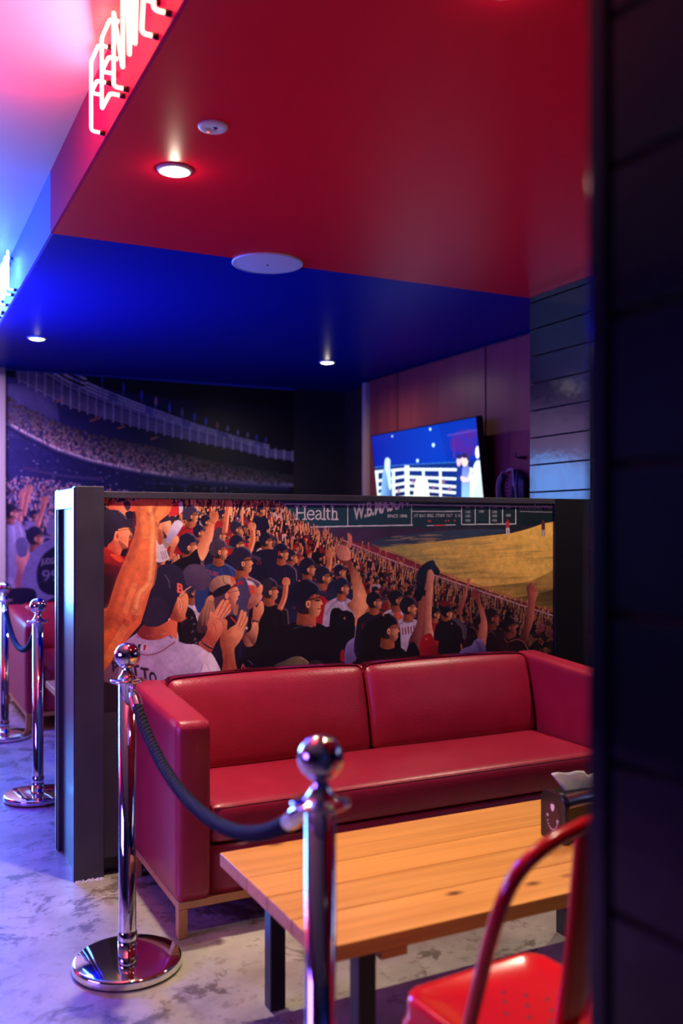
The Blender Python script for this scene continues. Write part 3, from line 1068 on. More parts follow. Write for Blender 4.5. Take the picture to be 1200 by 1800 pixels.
obj('housing', tv_bm(box(0.006, 0.050, -TVW / 2, TVW / 2, 0, TVH, 0.004)), M['bezel'], tv)
bm = bmesh.new()
for (a, b, c, d) in ((-TVW / 2, TVW / 2, 0, 0.012), (-TVW / 2, TVW / 2, TVH - 0.009, TVH), (-TVW / 2, -TVW / 2 + 0.008, 0.012, TVH - 0.009), (TVW / 2 - 0.008, TVW / 2, 0.012, TVH - 0.009)):
    add_box(bm, -0.001, 0.008, a, b, c, d)
obj('bezel', tv_bm(bm), M['bezel'], tv)
bm = bmesh.new()
add_box(bm, XR - 3.45 - 0.045, XR - 3.45 - 0.023, -0.22, 0.22, 0.22, 0.62)
add_box(bm, 0.09, XR - 3.45 - 0.03, -0.17, -0.13, 0.34, 0.40)
add_box(bm, 0.09, XR - 3.45 - 0.03, 0.13, 0.17, 0.34, 0.40)
obj('wall_bracket', bm, M['black_metal'], tv)

# ------------------------------------------------------------------ baseball glove hung by the column
gl = thing('baseball_glove', 'black baseball glove with red web and pale laces beside the boarded column', 'glove', (XR - 0.024, 4.80, 1.41))
# local frame: y runs along the wall (negative towards the viewer), z up, -x into the room


def finger(pts, r):
    bm_ = bmesh.new()
    c = catmull(pts, 6)
    n_ = len(c)
    rad = [r * (0.72 + 0.36 * math.sin(PI * (0.12 + 0.70 * i / (n_ - 1)))) * (0.55 if i in (0, n_ - 1) else 1) for i in range(n_)]
    return add_tube(bm_, c, rad, 14)


obj('thumb', finger([(-0.045, 0.066, -0.02), (-0.060, 0.092, 0.08), (-0.068, 0.094, 0.17), (-0.060, 0.070, 0.245)], 0.023), M['black_leather'], gl, True)
for (y0, y1, y2, z2, xx) in ((-0.018, -0.030, -0.040, 0.268, -0.050), (-0.046, -0.058, -0.062, 0.262, -0.038), (-0.070, -0.084, -0.086, 0.240, -0.028), (-0.088, -0.104, -0.104, 0.205, -0.022)):
    obj('finger', finger([(xx + 0.008, y0, -0.02), (xx - 0.012, y1, 0.10), (xx - 0.016, y1 * 0.5 + y2 * 0.5, 0.19), (xx - 0.004, y2, z2)], 0.0185), M['black_leather'], gl, True)
obj('palm', soft_box(-0.062, -0.002, -0.105, 0.095, -0.09, 0.10, 0.03, (6, 10, 10), lambda p, u, v, w: p + Vector((0.018 * math.sin(PI * min(max(v, 0), 1)) * math.sin(PI * min(max(w, 0), 1)) if u < 0.5 else 0, 0, 0))), M['black_leather'], gl, True)
bm = bmesh.new()
ga, gb = [], []
for i in range(9):
    f = i / 8
    z = 0.055 + 0.20 * f
    ya, yb_ = 0.072 - 0.012 * (1 - f), -0.022 + 0.016 * (1 - f)
    row = []
    for j in range(7):
        g = j / 6
        row.append(bm.verts.new((-0.038 + 0.016 * math.sin(PI * g), ya + (yb_ - ya) * g, z + 0.014 * math.sin(PI * g) * f)))
    ga.append(row)
for i in range(8):
    for j in range(6):
        bm.faces.new((ga[i][j], ga[i + 1][j], ga[i + 1][j + 1], ga[i][j + 1]))
web = obj('web', bm, M['red_web'], gl, True)
md = web.modifiers.new('thickness', 'SOLIDIFY')
md.thickness = 0.004
tag(web, 'red leather web', None)
bm = bmesh.new()
for k in range(11):     # stitches across the top edge
    g = k / 10
    y = 0.070 - 0.094 * g
    z = 0.258 + 0.014 * math.sin(PI * g)
    add_tube(bm, [(-0.036 - 0.008, y, z - 0.008), (-0.050, y - 0.002, z + 0.004), (-0.036, y - 0.003, z + 0.010)], 0.0032, 6)
for k in range(7):
    z = 0.085 + 0.025 * k
    add_tube(bm, [(-0.052, -0.018 - 0.002 * k, z), (-0.056, 0.004 - 0.002 * k, z + 0.006)], 0.0036, 6)
    add_tube(bm, [(-0.052, 0.052 + 0.001 * k, z), (-0.055, 0.040 + 0.001 * k, z + 0.004)], 0.0024, 6)
add_tube(bm, catmull([(-0.070, 0.070, 0.262), (-0.090, 0.100, 0.20), (-0.088, 0.108, 0.10), (-0.07, 0.104, 0.02)], 6), 0.0032, 6)
add_tube(bm, catmull([(-0.075, -0.040, 0.262), (-0.078, -0.052, 0.20), (-0.074, -0.040, 0.12), (-0.070, -0.030, 0.03)], 6), 0.0034, 6)
add_tube(bm, catmull([(-0.078, -0.052, 0.20), (-0.072, -0.066, 0.13), (-0.066, -0.070, 0.06)], 6), 0.0034, 6)
obj('lacing', bm, M['lace'], gl, True)
hk = obj('wall_hook', add_tube(add_tube(bmesh.new(), [(0, 0, 0), (-0.07, 0, 0)], [0.012, 0.004], 10), [(-0.07, 0, 0), (-0.075, 0, 0.03)], 0.004, 8), M['black_metal'], None, True)
hk.location = (XR - 0.022, 4.73, 1.752)
tag(hk, 'small dark pointed hook on the panel above the glove', 'hook')

# ------------------------------------------------------------------ printed pictures (vinyl prints on flat walls, and the picture on the screen)
# Pictures are drawn as vector shapes into a fine grid mesh whose points carry the ink colour.
_s, _c = math.sin(YAW), math.cos(YAW)


def view_ray(px, py):
    a, b = (px - 600) / 1630, -(py - 925) / 1630
    return Vector((_s + _c * a, _c - _s * a, b))


class Print:
    """drawing surface lying in a plane: origin o, unit axes u and v, extents in metres"""

    def __init__(self, o, u, v, w, h, nx, ny, ss=2):
        self.o, self.u, self.v = Vector(o), Vector(u), Vector(v)
        self.n = self.u.cross(self.v)
        self.w, self.h, self.nx, self.ny, self.ss = w, h, nx, ny, ss
        self.W, self.H = nx * ss, ny * ss
        self.A = np.zeros((self.H, self.W, 3), np.float32)
        self.t = (0, 0, 1)

    def frame(self, ox=0, oy=0, k=1.0):
        self.t = (ox, oy, k)

    def uv(self, x, y):
        """image pixel, cast from the camera onto the plane -> cell coordinates on the print"""
        ox, oy, k = self.t
        d = view_ray(ox + x / k, oy + y / k)  # camera ray through the image pixel given by x, y in the current frame
        c0 = Vector((0, 0, CAM_H))
        s = (self.o - c0).dot(self.n) / d.dot(self.n)
        p = c0 + d * s - self.o
        return (p.dot(self.u) / self.w * self.W, p.dot(self.v) / self.h * self.H)

    def mask(self, P):
        P = np.array(P, np.float64)
        x0, y0 = np.floor(P.min(0)).astype(int)
        x1, y1 = np.ceil(P.max(0)).astype(int)
        x0, y0, x1, y1 = max(x0, 0), max(y0, 0), min(x1, self.W - 1), min(y1, self.H - 1)
        if x1 < x0 or y1 < y0:
            return None
        X = np.arange(x0, x1 + 1) + 0.5
        Y = np.arange(y0, y1 + 1) + 0.5
        ins = np.zeros((len(Y), len(X)), bool)
        n = len(P)
        for i in range(n):
            xa, ya = P[i]
            xb, yb = P[(i + 1) % n]
            if ya == yb:
                continue
            r = (ya > Y) != (yb > Y)
            if not r.any():
                continue
            xc = (xb - xa) * (Y[r] - ya) / (yb - ya) + xa
            ins[r] ^= X[None, :] < xc[:, None]
        return x0, y0, x1, y1, ins

    def fill(self, P, c0, c1=None, axis=None, alpha=1.0):
        """P in cells; optional linear blend c0->c1 along axis=(pa, pb)"""
        m = self.mask(P)
        if m is None:
            return
        x0, y0, x1, y1, ins = m
        sub = self.A[y0:y1 + 1, x0:x1 + 1]
        c0 = np.array(srgb(*c0), np.float32)
        if c1 is None:
            sub[ins] = sub[ins] * (1 - alpha) + c0 * alpha
        else:
            c1 = np.array(srgb(*c1), np.float32)
            pa, pb = np.array(axis[0]), np.array(axis[1])
            d = pb - pa
            L = float(d @ d) + 1e-9
            X, Y = np.meshgrid(np.arange(x0, x1 + 1), np.arange(y0, y1 + 1))
            f = np.clip(((X - pa[0]) * d[0] + (Y - pa[1]) * d[1]) / L, 0, 1)[..., None].astype(np.float32)
            col = c0 * (1 - f) + c1 * f
            sub[ins] = sub[ins] * (1 - alpha) + col[ins] * alpha

    def poly(self, pts, c0, c1=None, axis=None, smooth=True, alpha=1.0):
        if smooth and len(pts) > 3:
            pts = [(p.x, p.y) for p in catmull([(x, y, 0) for (x, y) in pts], 4, closed=True)]
        if axis:
            axis = (self.uv(*axis[0]), self.uv(*axis[1]))
        self.fill([self.uv(*p) for p in pts], c0, c1, axis, alpha)

    def ell(self, x, y, rx, ry, col, rot=0.0, alpha=1.0, n=14):
        c, s = math.cos(rot), math.sin(rot)
        self.fill([self.uv(x + rx * math.cos(a) * c - ry * math.sin(a) * s, y + rx * math.cos(a) * s + ry * math.sin(a) * c) for a in [2 * PI * k / n for k in range(n)]], col, alpha=alpha)

    def line(self, pts, w, col, alpha=1.0, curve=False, w1=None):
        if curve:
            pts = [(p.x, p.y) for p in catmull([(x, y, 0) for (x, y) in pts], 5)]
        n = len(pts)
        quads = []
        for i in range(n - 1):
            (xa, ya), (xb, yb) = pts[i], pts[i + 1]
            d = math.hypot(xb - xa, yb - ya) or 1e-6
            wa = w if w1 is None else w + (w1 - w) * i / (n - 1)
            wb = w if w1 is None else w + (w1 - w) * (i + 1) / (n - 1)
            nx, ny = -(yb - ya) / d / 2, (xb - xa) / d / 2
            ex, ey = (xb - xa) / d * wa * 0.2, (yb - ya) / d * wa * 0.2
            quads.append([self.uv(*p) for p in ((xa + nx * wa - ex, ya + ny * wa - ey), (xb + nx * wb + ex, yb + ny * wb + ey), (xb - nx * wb + ex, yb - ny * wb + ey), (xa - nx * wa - ex, ya - ny * wa - ey))])
        if alpha >= 1:
            for q in quads:
                self.fill(q, col)
            return
        union = np.zeros((self.H, self.W), bool)     # see-through strokes are laid down once, not per segment
        for q in quads:
            m = self.mask(q)
            if m is not None:
                union[m[1]:m[3] + 1, m[0]:m[2] + 1] |= m[4]
        self.A[union] = self.A[union] * (1 - alpha) + np.array(srgb(*col), np.float32) * alpha

    def text(self, s, x, y, h, col, w=None, slant=0.0, arch=None, shear=0.0, alpha=1.0, bold=0.0):
        """s set with its baseline starting at (x, y), letter height h, total width w"""
        cu = bpy.data.curves.new('t', 'FONT')
        cu.body = s
        cu.offset = bold
        o = bpy.data.objects.new('t', cu)
        COL.objects.link(o)
        bpy.context.view_layer.update()
        me = o.to_mesh()
        V = np.array([v.co[:2] for v in me.vertices])
        F = [list(p.vertices) for p in me.polygons]
        o.to_mesh_clear()
        bpy.data.objects.remove(o, do_unlink=True)
        bpy.data.curves.remove(cu)
        if not len(V):
            return
        x0, x1 = V[:, 0].min(), V[:, 0].max()
        k = h / 0.70
        kx = (w / (x1 - x0)) if w else k
        for f in F:
            P = []
            for i in f:
                u = (V[i, 0] - x0) * kx
                hy = V[i, 1] * k
                if arch:
                    hy *= arch(u / (w or 1))
                P.append(self.uv(x + u + hy * shear, y + u * slant - hy))
            self.fill(P, col, alpha=alpha)

    def build(self, name, material, parent=None, offset=(0, 0, 0), gain=1.0, grain=0.0, seed=1, tone=0.0):
        a = self.A.reshape(self.ny, self.ss, self.nx, self.ss, 3).mean((1, 3))
        rs = np.random.RandomState(seed)
        if grain:
            a = a * (1 + grain * rs.standard_normal(a.shape[:2])[..., None].astype(np.float32))
        if tone:
            ny_, nx_ = a.shape[:2]
            f = np.zeros((ny_, nx_), np.float32)
            for cells, amp in ((70, 0.5), (28, 0.8), (11, 0.8), (5, 0.6)):
                gy, gx = ny_ // cells + 3, nx_ // cells + 3
                g = rs.standard_normal((gy, gx)).astype(np.float32)
                yy, xx = np.arange(ny_) / cells, np.arange(nx_) / cells
                y0, x0 = yy.astype(int), xx.astype(int)
                fy, fx = (yy - y0)[:, None], (xx - x0)[None, :]
                fy, fx = fy * fy * (3 - 2 * fy), fx * fx * (3 - 2 * fx)
                f += amp * ((g[y0][:, x0] * (1 - fx) + g[y0][:, x0 + 1] * fx) * (1 - fy) + (g[y0 + 1][:, x0] * (1 - fx) + g[y0 + 1][:, x0 + 1] * fx) * fy)
            a = a * np.exp(tone * f)[..., None]
        a = np.clip(a * gain, 0.0008, 1.0 if gain <= 1.5 else 4.0)
        ny, nx = self.ny, self.nx
        jj, ii = np.meshgrid(np.arange(nx), np.arange(ny))
        u = (jj + 0.5) / nx * self.w
        v = (ii + 0.5) / ny * self.h
        u[:, 0], u[:, -1], v[0, :], v[-1, :] = 0, self.w, 0, self.h
        U, Vv, O = np.array(self.u), np.array(self.v), np.array(self.o) - np.array(offset)
        co = O + u[..., None] * U + v[..., None] * Vv
        me = bpy.data.meshes.new(name)
        nv, nf = nx * ny, (nx - 1) * (ny - 1)
        me.vertices.add(nv)
        me.vertices.foreach_set('co', co.reshape(-1).astype(np.float32))
        idx = np.arange(nv).reshape(ny, nx)
        q = np.stack([idx[:-1, :-1], idx[:-1, 1:], idx[1:, 1:], idx[1:, :-1]], -1).reshape(-1)
        me.loops.add(nf * 4)
        me.loops.foreach_set('vertex_index', q.astype(np.int32))
        me.polygons.add(nf)
        me.polygons.foreach_set('loop_start', (np.arange(nf) * 4).astype(np.int32))
        me.update(calc_edges=True)
        at = me.color_attributes.new('ink', 'FLOAT_COLOR', 'POINT')
        rgba = np.ones((nv, 4), np.float32)
        rgba[:, :3] = a.reshape(-1, 3)
        at.data.foreach_set('color', rgba.reshape(-1))
        return link(name, me, material, parent)


# ---------------------------------------------------------------- people of the crowd print
NAVY, BLK, RED, WHT, GRY, PUR = (26, 22, 52), (17, 13, 26), (150, 26, 34), (196, 176, 190), (92, 78, 104), (52, 40, 72)
SK, SKL, SKD = (188, 96, 66), (238, 158, 112), (118, 52, 48)
rnd = random.Random(7)


def fan(pr, x, y, s, cap=NAVY, shirt=NAVY, skin=SK, lit=SKL, body=2.8, brim=True, hair=(40, 22, 28), edge=None):
    """a spectator from behind, looking towards the right; x, y centre of the head, s its width"""
    S = lambda pts: [(x + a * s, y + b * s) for (a, b) in pts]
    pr.poly(S([(-1.25, body), (-1.25, 1.55), (-0.95, 1.0), (-0.4, 0.72), (0.3, 0.74), (0.85, 1.05), (1.1, 1.6), (1.15, body)]), shirt)
    if edge:
        pr.line(S([(0.3, 0.76), (0.84, 1.07), (1.08, 1.6), (1.12, body)]), 0.09 * s, edge, curve=True)
    dk = tuple(int(v * 0.62) for v in skin)
    pr.poly(S([(-0.32, 0.2), (0.28, 0.3), (0.30, 0.90), (-0.02, 0.98), (-0.38, 0.86)]), dk, skin, ((x - 0.2 * s, y), (x + 0.26 * s, y)), smooth=False)
    pr.ell(x - 0.09 * s, y - 0.03 * s, 0.46 * s, 0.50 * s, hair)
    pr.poly(S([(0.10, -0.28), (0.36, -0.26), (0.42, -0.08), (0.53, 0.10), (0.45, 0.16), (0.46, 0.30), (0.38, 0.50), (0.22, 0.55), (0.06, 0.42), (0.03, 0.16), (0.08, -0.02)]), dk, lit, ((x + 0.08 * s, y), (x + 0.46 * s, y)))
    if s > 11:
        pr.poly(S([(0.10, -0.3), (0.40, -0.28), (0.43, -0.06), (0.30, -0.02), (0.12, -0.06)]), dk, alpha=0.75)
        pr.poly(S([(0.08, 0.28), (0.26, 0.30), (0.40, 0.44), (0.34, 0.54), (0.20, 0.57), (0.08, 0.42)]), tuple(int(v * 0.5) for v in skin), alpha=0.55 if (int(x) % 3) else 0.15)
        pr.line(S([(0.34, 0.28), (0.46, 0.27)]), 0.035 * s, dk)
        if int(x * 7) % 4 == 0:
            pr.line(S([(0.27, 0.0), (0.42, -0.01)]), 0.05 * s, (40, 22, 30))
    pr.ell(x + 0.03 * s, y + 0.10 * s, 0.08 * s, 0.14 * s, lit)
    pr.ell(x + 0.035 * s, y + 0.12 * s, 0.035 * s, 0.07 * s, dk)
    if s > 15:
        pr.line(S([(-1.1, 1.9), (-0.7, 1.2), (-0.35, 0.95)]), 0.12 * s, tuple(int(v * 0.7) for v in shirt), curve=True, alpha=0.6)
        pr.line(S([(0.1, 1.0), (0.25, 1.8), (0.2, body)]), 0.16 * s, tuple(min(255, int(v * 1.25 + 6)) for v in shirt), curve=True, alpha=0.45)
        pr.line(S([(0.62, 1.0), (0.85, 1.7), (0.85, body)]), 0.10 * s, tuple(min(255, int(v * 1.4 + 14)) for v in shirt), curve=True, alpha=0.5)
        pr.line(S([(-0.4, 0.86), (-0.05, 0.98), (0.3, 0.88)]), 0.07 * s, tuple(int(v * 0.6) for v in shirt), curve=True)
    if cap:
        pr.poly(S([(-0.55, 0.12), (-0.58, -0.28), (-0.35, -0.62), (0.05, -0.72), (0.36, -0.52), (0.46, -0.24), (0.2, -0.2), (-0.05, 0.0), (-0.2, 0.36)]), cap)
        if s > 14:
            pr.line(S([(0.05, -0.71), (0.34, -0.52), (0.46, -0.26)]), 0.06 * s, tuple(min(255, c + 60) for c in cap), curve=True)
            pr.ell(x + 0.02 * s, y - 0.72 * s, 0.05 * s, 0.035 * s, tuple(min(255, c + 40) for c in cap))
        if brim:
            pr.poly(S([(0.34, -0.32), (0.62, -0.30), (0.92, -0.17), (0.86, -0.10), (0.44, -0.17)]), tuple(min(255, c + 22) for c in cap))
            if s > 20 and int(x * 7) % 3 == 0:
                pr.line(S([(-0.02, 0.0), (0.44, -0.12)]), 0.035 * s, BLK)


def arm(pr, pts, w0, w1, skin=SK, lit=SKL, fist=1.35):
    """raised arm along pts (elbow or shoulder first), with a hand at the end"""
    P = [(p.x, p.y) for p in catmull([(x, y, 0) for (x, y) in pts], 5)]
    pr.line(P, w0, skin, w1=w1)
    off = w0 * 0.26
    pr.line([(x + off, y) for (x, y) in P], w0 * 0.36, lit, w1=w1 * 0.36)
    x, y = P[-1]
    r = w1 * 0.55 * fist
    pr.poly([(x - r, y + r * 0.5), (x - r * 0.95, y - r * 0.9), (x - r * 0.3, y - r * 1.35), (x + r * 0.5, y - r * 1.25), (x + r, y - r * 0.6), (x + r * 0.8, y + r * 0.6)], skin, lit, ((x - r, y), (x + r, y)))
    if w1 > 5:
        for k in range(3):
            pr.line([(x - r * 0.6 + k * r * 0.5, y - r * 1.2), (x - r * 0.55 + k * r * 0.5, y - r * 0.5)], w1 * 0.07, SKD)


def crowd_edge(x):
    """upper edge of the near stand in the crowd print"""
    pts = [(170, 870), (455, 876), (492, 888), (515, 910), (535, 920), (573, 937), (600, 953), (673, 982), (730, 1003), (763, 1014), (845, 1042), (926, 1070), (990, 1091)]
    for (a, b), (c, d) in zip(pts[:-1], pts[1:]):
        if a <= x <= c:
            return b + (d - b) * (x - a) / (c - a)
    return 1092


MY = PY + 0.014
MX0, MX1, MZ0, MZ1 = 0.740, 2.876, 0.62, 1.428
cp = Print((MX0, MY, MZ0), (1, 0, 0), (0, 0, 1), MX1 - MX0, MZ1 - MZ0, 1080, 400)
cp.A[:] = srgb(18, 14, 30)
# ballpark wall, field and tracks
cp.poly([(440, 870), (1000, 876), (1000, 940), (440, 960)], (30, 66, 84), (10, 26, 34), ((560, 900), (930, 900)), smooth=False)
cp.poly([(500, 926), (620, 929), (1000, 922), (1000, 1100), (560, 960)], (72, 48, 88), (30, 28, 40), ((520, 940), (900, 935)), smooth=False)
cp.poly([(655, 962), (720, 957), (800, 948), (900, 937), (1000, 926), (1000, 1100), (930, 1080), (830, 1034), (760, 1002), (700, 976)], (160, 150, 84), (226, 176, 84), ((700, 980), (880, 950)))
cp.poly([(650, 954), (690, 943), (790, 932), (880, 930), (880, 937), (800, 948), (720, 957), (655, 964)], (48, 66, 92), alpha=0.8)
r2 = random.Random(3)
for k in range(420):          # mowing bands and soft streaks of the grass
    y = r2.uniform(940, 1078)
    x = r2.uniform(690, 985)
    if y > 958 + (x - 660) * 0.40:
        continue
    w = r2.uniform(18, 62) * (0.6 + (y - 930) / 130)
    dark = (math.sin((x * 0.35 - y * 1.3) * 0.085) + r2.uniform(-0.5, 0.5)) > 0.15
    cp.ell(x, y, w * 0.5, r2.uniform(0.8, 2.2) * (0.5 + (y - 930) / 80), (96, 96, 64) if dark else (244, 196, 96), rot=-0.05, alpha=0.20)
cp.poly([(800, 1040), (860, 1030), (930, 1022), (1000, 1000), (1000, 1110), (930, 1085), (860, 1052)], (48, 40, 26), alpha=0.55)
cp.poly([(880, 1060), (960, 1040), (1000, 1030), (1000, 1110), (930, 1088)], (24, 18, 16), alpha=0.6)
cp.poly([(598, 946), (660, 962), (720, 985), (800, 1018), (880, 1046), (990, 1083), (990, 1097), (926, 1074), (845, 1045), (763, 1017), (673, 985), (600, 956)], (128, 40, 58), (84, 20, 30), ((640, 960), (960, 1080)), smooth=False)
cp.line([(655, 957), (720, 982), (800, 1015), (880, 1043), (990, 1080)], 1.3, (168, 66, 62))
# board wall: white rules and lettering
W1 = (206, 204, 214)
cp.line([(501, 886), (700, 887), (975, 891)], 1.6, W1)
cp.line([(501, 886), (501, 905)], 1.5, W1)
cp.line([(545, 926.5), (611, 925), (725, 923)], 2.2, W1)
cp.line([(611, 886), (611, 926)], 1.5, W1)
cp.line([(723, 887), (723, 924)], 1.5, W1)
cp.line([(750, 924), (800, 922.5)], 1.5, W1)
cp.line([(763, 923.6), (783, 923)], 2.0, (210, 70, 62))
cp.line([(724, 899), (811, 899)], 1.3, W1)
for x in (811, 835, 860, 883, 906):
    cp.line([(x, 889), (x, 921.5)], 1.2, W1)
cp.line([(811, 922), (906, 921)], 1.5, W1)


def slab(pts, w=2.3):
    cp.line(pts, w, (214, 208, 216))


# the word Health in slab serif letters
cp.frame(440, 870, 7.5)
for seg in ([(612, 150), (612, 322)], [(716, 150), (716, 322)], [(612, 236), (716, 236)],
            [(588, 150), (638, 150)], [(690, 150), (742, 150)], [(588, 322), (638, 322)], [(690, 322), (742, 322)],
            [(972, 148), (972, 320)], [(950, 150), (972, 150)], [(952, 322), (994, 322)],
            [(1018, 180), (1018, 300), (1028, 318), (1046, 320)], [(998, 212), (1050, 212)],
            [(1082, 150), (1082, 320)], [(1060, 152), (1082, 152)], [(1064, 322), (1104, 322)], [(1082, 240), (1100, 218), (1124, 216), (1136, 234), (1136, 320)], [(1116, 322), (1158, 322)]):
    slab(seg, 17)
slab([(752, 262), (836, 262), (832, 226), (810, 206), (780, 208), (756, 236), (750, 272), (762, 306), (790, 324), (818, 320), (836, 304)], 16)
slab([(862, 224), (884, 208), (912, 210), (926, 230), (926, 306), (944, 322)], 16)
slab([(926, 252), (888, 258), (862, 282), (866, 312), (892, 324), (926, 296)], 16)
cp.frame()
cp.text('W.B.MASON', 621, 914, 24, (190, 186, 194), w=97, slant=-0.255, arch=lambda u: 0.95 + 0.25 * u, bold=0.03)
cp.text('SINCE 1898', 681, 909.5, 5.2, W1, w=34, bold=0.012)
cp.text('AT BAT', 727, 909, 5.4, W1, w=21)
cp.text('BALL  STRIKE  OUT   0  0', 751, 908.6, 5.4, W1, w=57)
for (x, y) in ((753, 916), (756, 916), (783, 915.5), (788, 915.5), (799, 915)):
    cp.ell(x, y, 1.4, 1.7, (196, 70, 76))
for x, rows in ((822, (891, 900, 907, 915)), (846, (891, 899)), (869, (892, 900, 907, 915)), (893, (892, 906))):
    for y in rows:
        cp.text('100', x - 4, y + 2, 4.2, (176, 180, 188), w=8)
cp.text('moderna', 913, 895, 9.5, (168, 166, 176), w=58)
for k in range(13):
    cp.line([(914 + k * 4.4, 899 + k * 0.12), (917 + k * 4.4, 899 + k * 0.12)], 1.1, (150, 140, 150))
# two fielders far out
for (x, y, c, q) in ((892, 917, (168, 40, 56), (200, 190, 200)), (954.5, 920, (86, 30, 44), (140, 130, 144))):
    cp.line([(x - 1.5, y + 9), (x - 1.8, y + 22)], 2.6, q)
    cp.line([(x + 1.6, y + 9), (x + 2.2, y + 22)], 2.6, q)
    cp.line([(x, y), (x, y + 10)], 6.0, c)
    cp.ell(x, y - 3, 2.0, 2.4, (90, 40, 46))
# rail in front of the stand
rail = [(604, 950), (673, 979), (730, 1000), (763, 1011), (845, 1039), (926, 1067), (980, 1085)]

# the packed stand: small figures first, growing towards the viewer
people = []
for k in range(5200):
    x = rnd.uniform(176, 985)
    d = rnd.random() ** 1.55 * 260
    y = crowd_edge(x) + d
    if y > 1185:
        continue
    people.append((y, x, d))
people.sort()
placed = []
tops = [NAVY, BLK, RED, NAVY, PUR, WHT, RED, BLK, GRY, (120, 30, 40), NAVY]
for (y, x, d) in people:
    if x < 500:
        sz = 3.6 + 0.045 * d + 0.00042 * d * d + max(0, (440 - x)) * 0.018
    else:
        sz = 3.2 + 0.10 * d + 0.0006 * d * d
    if sz > 30:
        continue
    # thin out the bigger ones
    if rnd.random() > min(1.0, (5.2 / sz) ** 1.55):
        continue
    shade = 1.0 if x < 560 else max(0.42, 1 - (x - 560) / 520)
    if d > 70 and x > 560:
        shade *= 0.8
    if rnd.random() < 0.3:
        shade *= 0.75
    tint = lambda c: tuple(int(v * (0.25 + 0.75 * shade)) for v in c)
    shirt = rnd.choice(tops)
    capc = rnd.choice([NAVY, NAVY, NAVY, BLK, RED, (44, 34, 48)])
    if sz < 8:
        cp.poly([(x - sz * 0.9, y + sz * 2.2), (x - sz * 0.8, y + sz * 0.6), (x + sz * 0.7, y + sz * 0.6), (x + sz * 0.9, y + sz * 2.2)], tint(shirt), smooth=False)
        cp.ell(x, y, sz * 0.5, sz * 0.6, tint(capc), n=8)
        cp.ell(x + sz * 0.30, y + sz * 0.15, sz * 0.26, sz * 0.42, tint(rnd.choice([SKL, SK, SKD, (250, 176, 128)])), n=7)
        if rnd.random() < 0.4:
            cp.ell(x + rnd.uniform(-1, 1) * sz, y + rnd.uniform(0.2, 1.6) * sz, sz * 0.35, sz * 0.3, rnd.choice([BLK, NAVY, (20, 14, 34)]), n=7)
        if rnd.random() < 0.5:
            ax = x + rnd.uniform(-0.9, 1.0) * sz
            ay = y - rnd.uniform(0.7, 2.6) * sz
            cp.line([(ax - rnd.uniform(-0.4, 0.7) * sz, y + sz * 0.5), (ax, ay)], sz * 0.34, tint(SKL), w1=sz * 0.26)
            cp.ell(ax, ay - sz * 0.2, sz * 0.22, sz * 0.34, tint(SKL), n=7)
            if rnd.random() < 0.35:
                cp.line([(ax, ay - sz * 0.2), (ax + 0.1 * sz, ay - sz * 0.9)], sz * 0.16, tint(SKL))
    else:
        fan(cp, x, y, sz, tint(capc) if rnd.random() < 0.85 else None, tint(shirt), tint(SK), tint(SKL), brim=rnd.random() < 0.8)
        if rnd.random() < 0.5:
            ax = x + rnd.uniform(-1.1, 1.3) * sz
            arm(cp, [(ax + rnd.uniform(-0.3, 0.3) * sz, y + 1.1 * sz), (ax + rnd.uniform(-0.2, 0.2) * sz, y), (ax + rnd.uniform(-0.3, 0.3) * sz, y - rnd.uniform(0.6, 1.5) * sz)], sz * 0.34, sz * 0.28, tint(SK), tint(SKL))
cp.line(rail, 1.3, (196, 176, 184))
for k in range(36):
    f = k / 35
    x = 612 + 362 * f
    y = crowd_edge(x) - 3
    cp.line([(x, y), (x, y + 8)], 0.9, (160, 140, 150))
    if k % 3 != 1:
        cp.line([(x + 4, y + 3), (x + 4.4, y - 5 - (k % 4) * 2)], 1.8, (176, 92, 78))
        cp.ell(x + 4.4, y - 6 - (k % 4) * 2, 1.3, 2.2, (206, 116, 92), n=7)

# ---- larger spectators
fan(cp, 336, 906, 24, (52, 42, 70), RED, edge=(190, 70, 62))
fan(cp, 362, 917, 17, NAVY, NAVY)
fan(cp, 350, 936, 19, NAVY, (88, 60, 78))
fan(cp, 391, 905, 13, NAVY, RED)
fan(cp, 387, 941, 20, (60, 44, 62), NAVY)
fan(cp, 416, 930, 20, (40, 34, 60), RED, edge=(210, 60, 56))
fan(cp, 458, 897, 12, NAVY, NAVY)
arm(cp, [(395, 935), (399, 905), (402, 886)], 10, 8)
fan(cp, 417, 957, 24, NAVY, NAVY)
arm(cp, [(437, 972), (444, 950), (443, 927)], 11, 9)
fan(cp, 468, 951, 21, NAVY, NAVY, body=4.5, edge=(86, 66, 84))
cp.poly([(446, 985), (458, 968), (482, 968), (486, 1000), (482, 1030), (448, 1030)], (22, 20, 46))
cp.text('25', 450, 992, 10, (120, 40, 52), w=9)
fan(cp, 512, 979, 17, (30, 30, 60), NAVY)
fan(cp, 495, 972, 24, NAVY, NAVY, body=4.2, edge=(110, 92, 104))
cp.text('B', 489, 976, 7, (196, 84, 72), w=5)
fan(cp, 541, 999, 26, NAVY, (26, 28, 58), body=4)
arm(cp, [(573, 1010), (579, 990), (579, 975)], 11, 9)
fan(cp, 568, 1014, 26, (30, 26, 54), (160, 24, 36), body=4.2, edge=(214, 44, 52))
fan(cp, 597, 1005, 18, NAVY, (30, 34, 66))
fan(cp, 601, 1033, 25, (26, 28, 58), (176, 160, 186), body=4)
for k in range(5):
    cp.line([(592 + k * 4, 1074 + k), (590 + k * 4, 1090)], 1.6, (60, 40, 70))
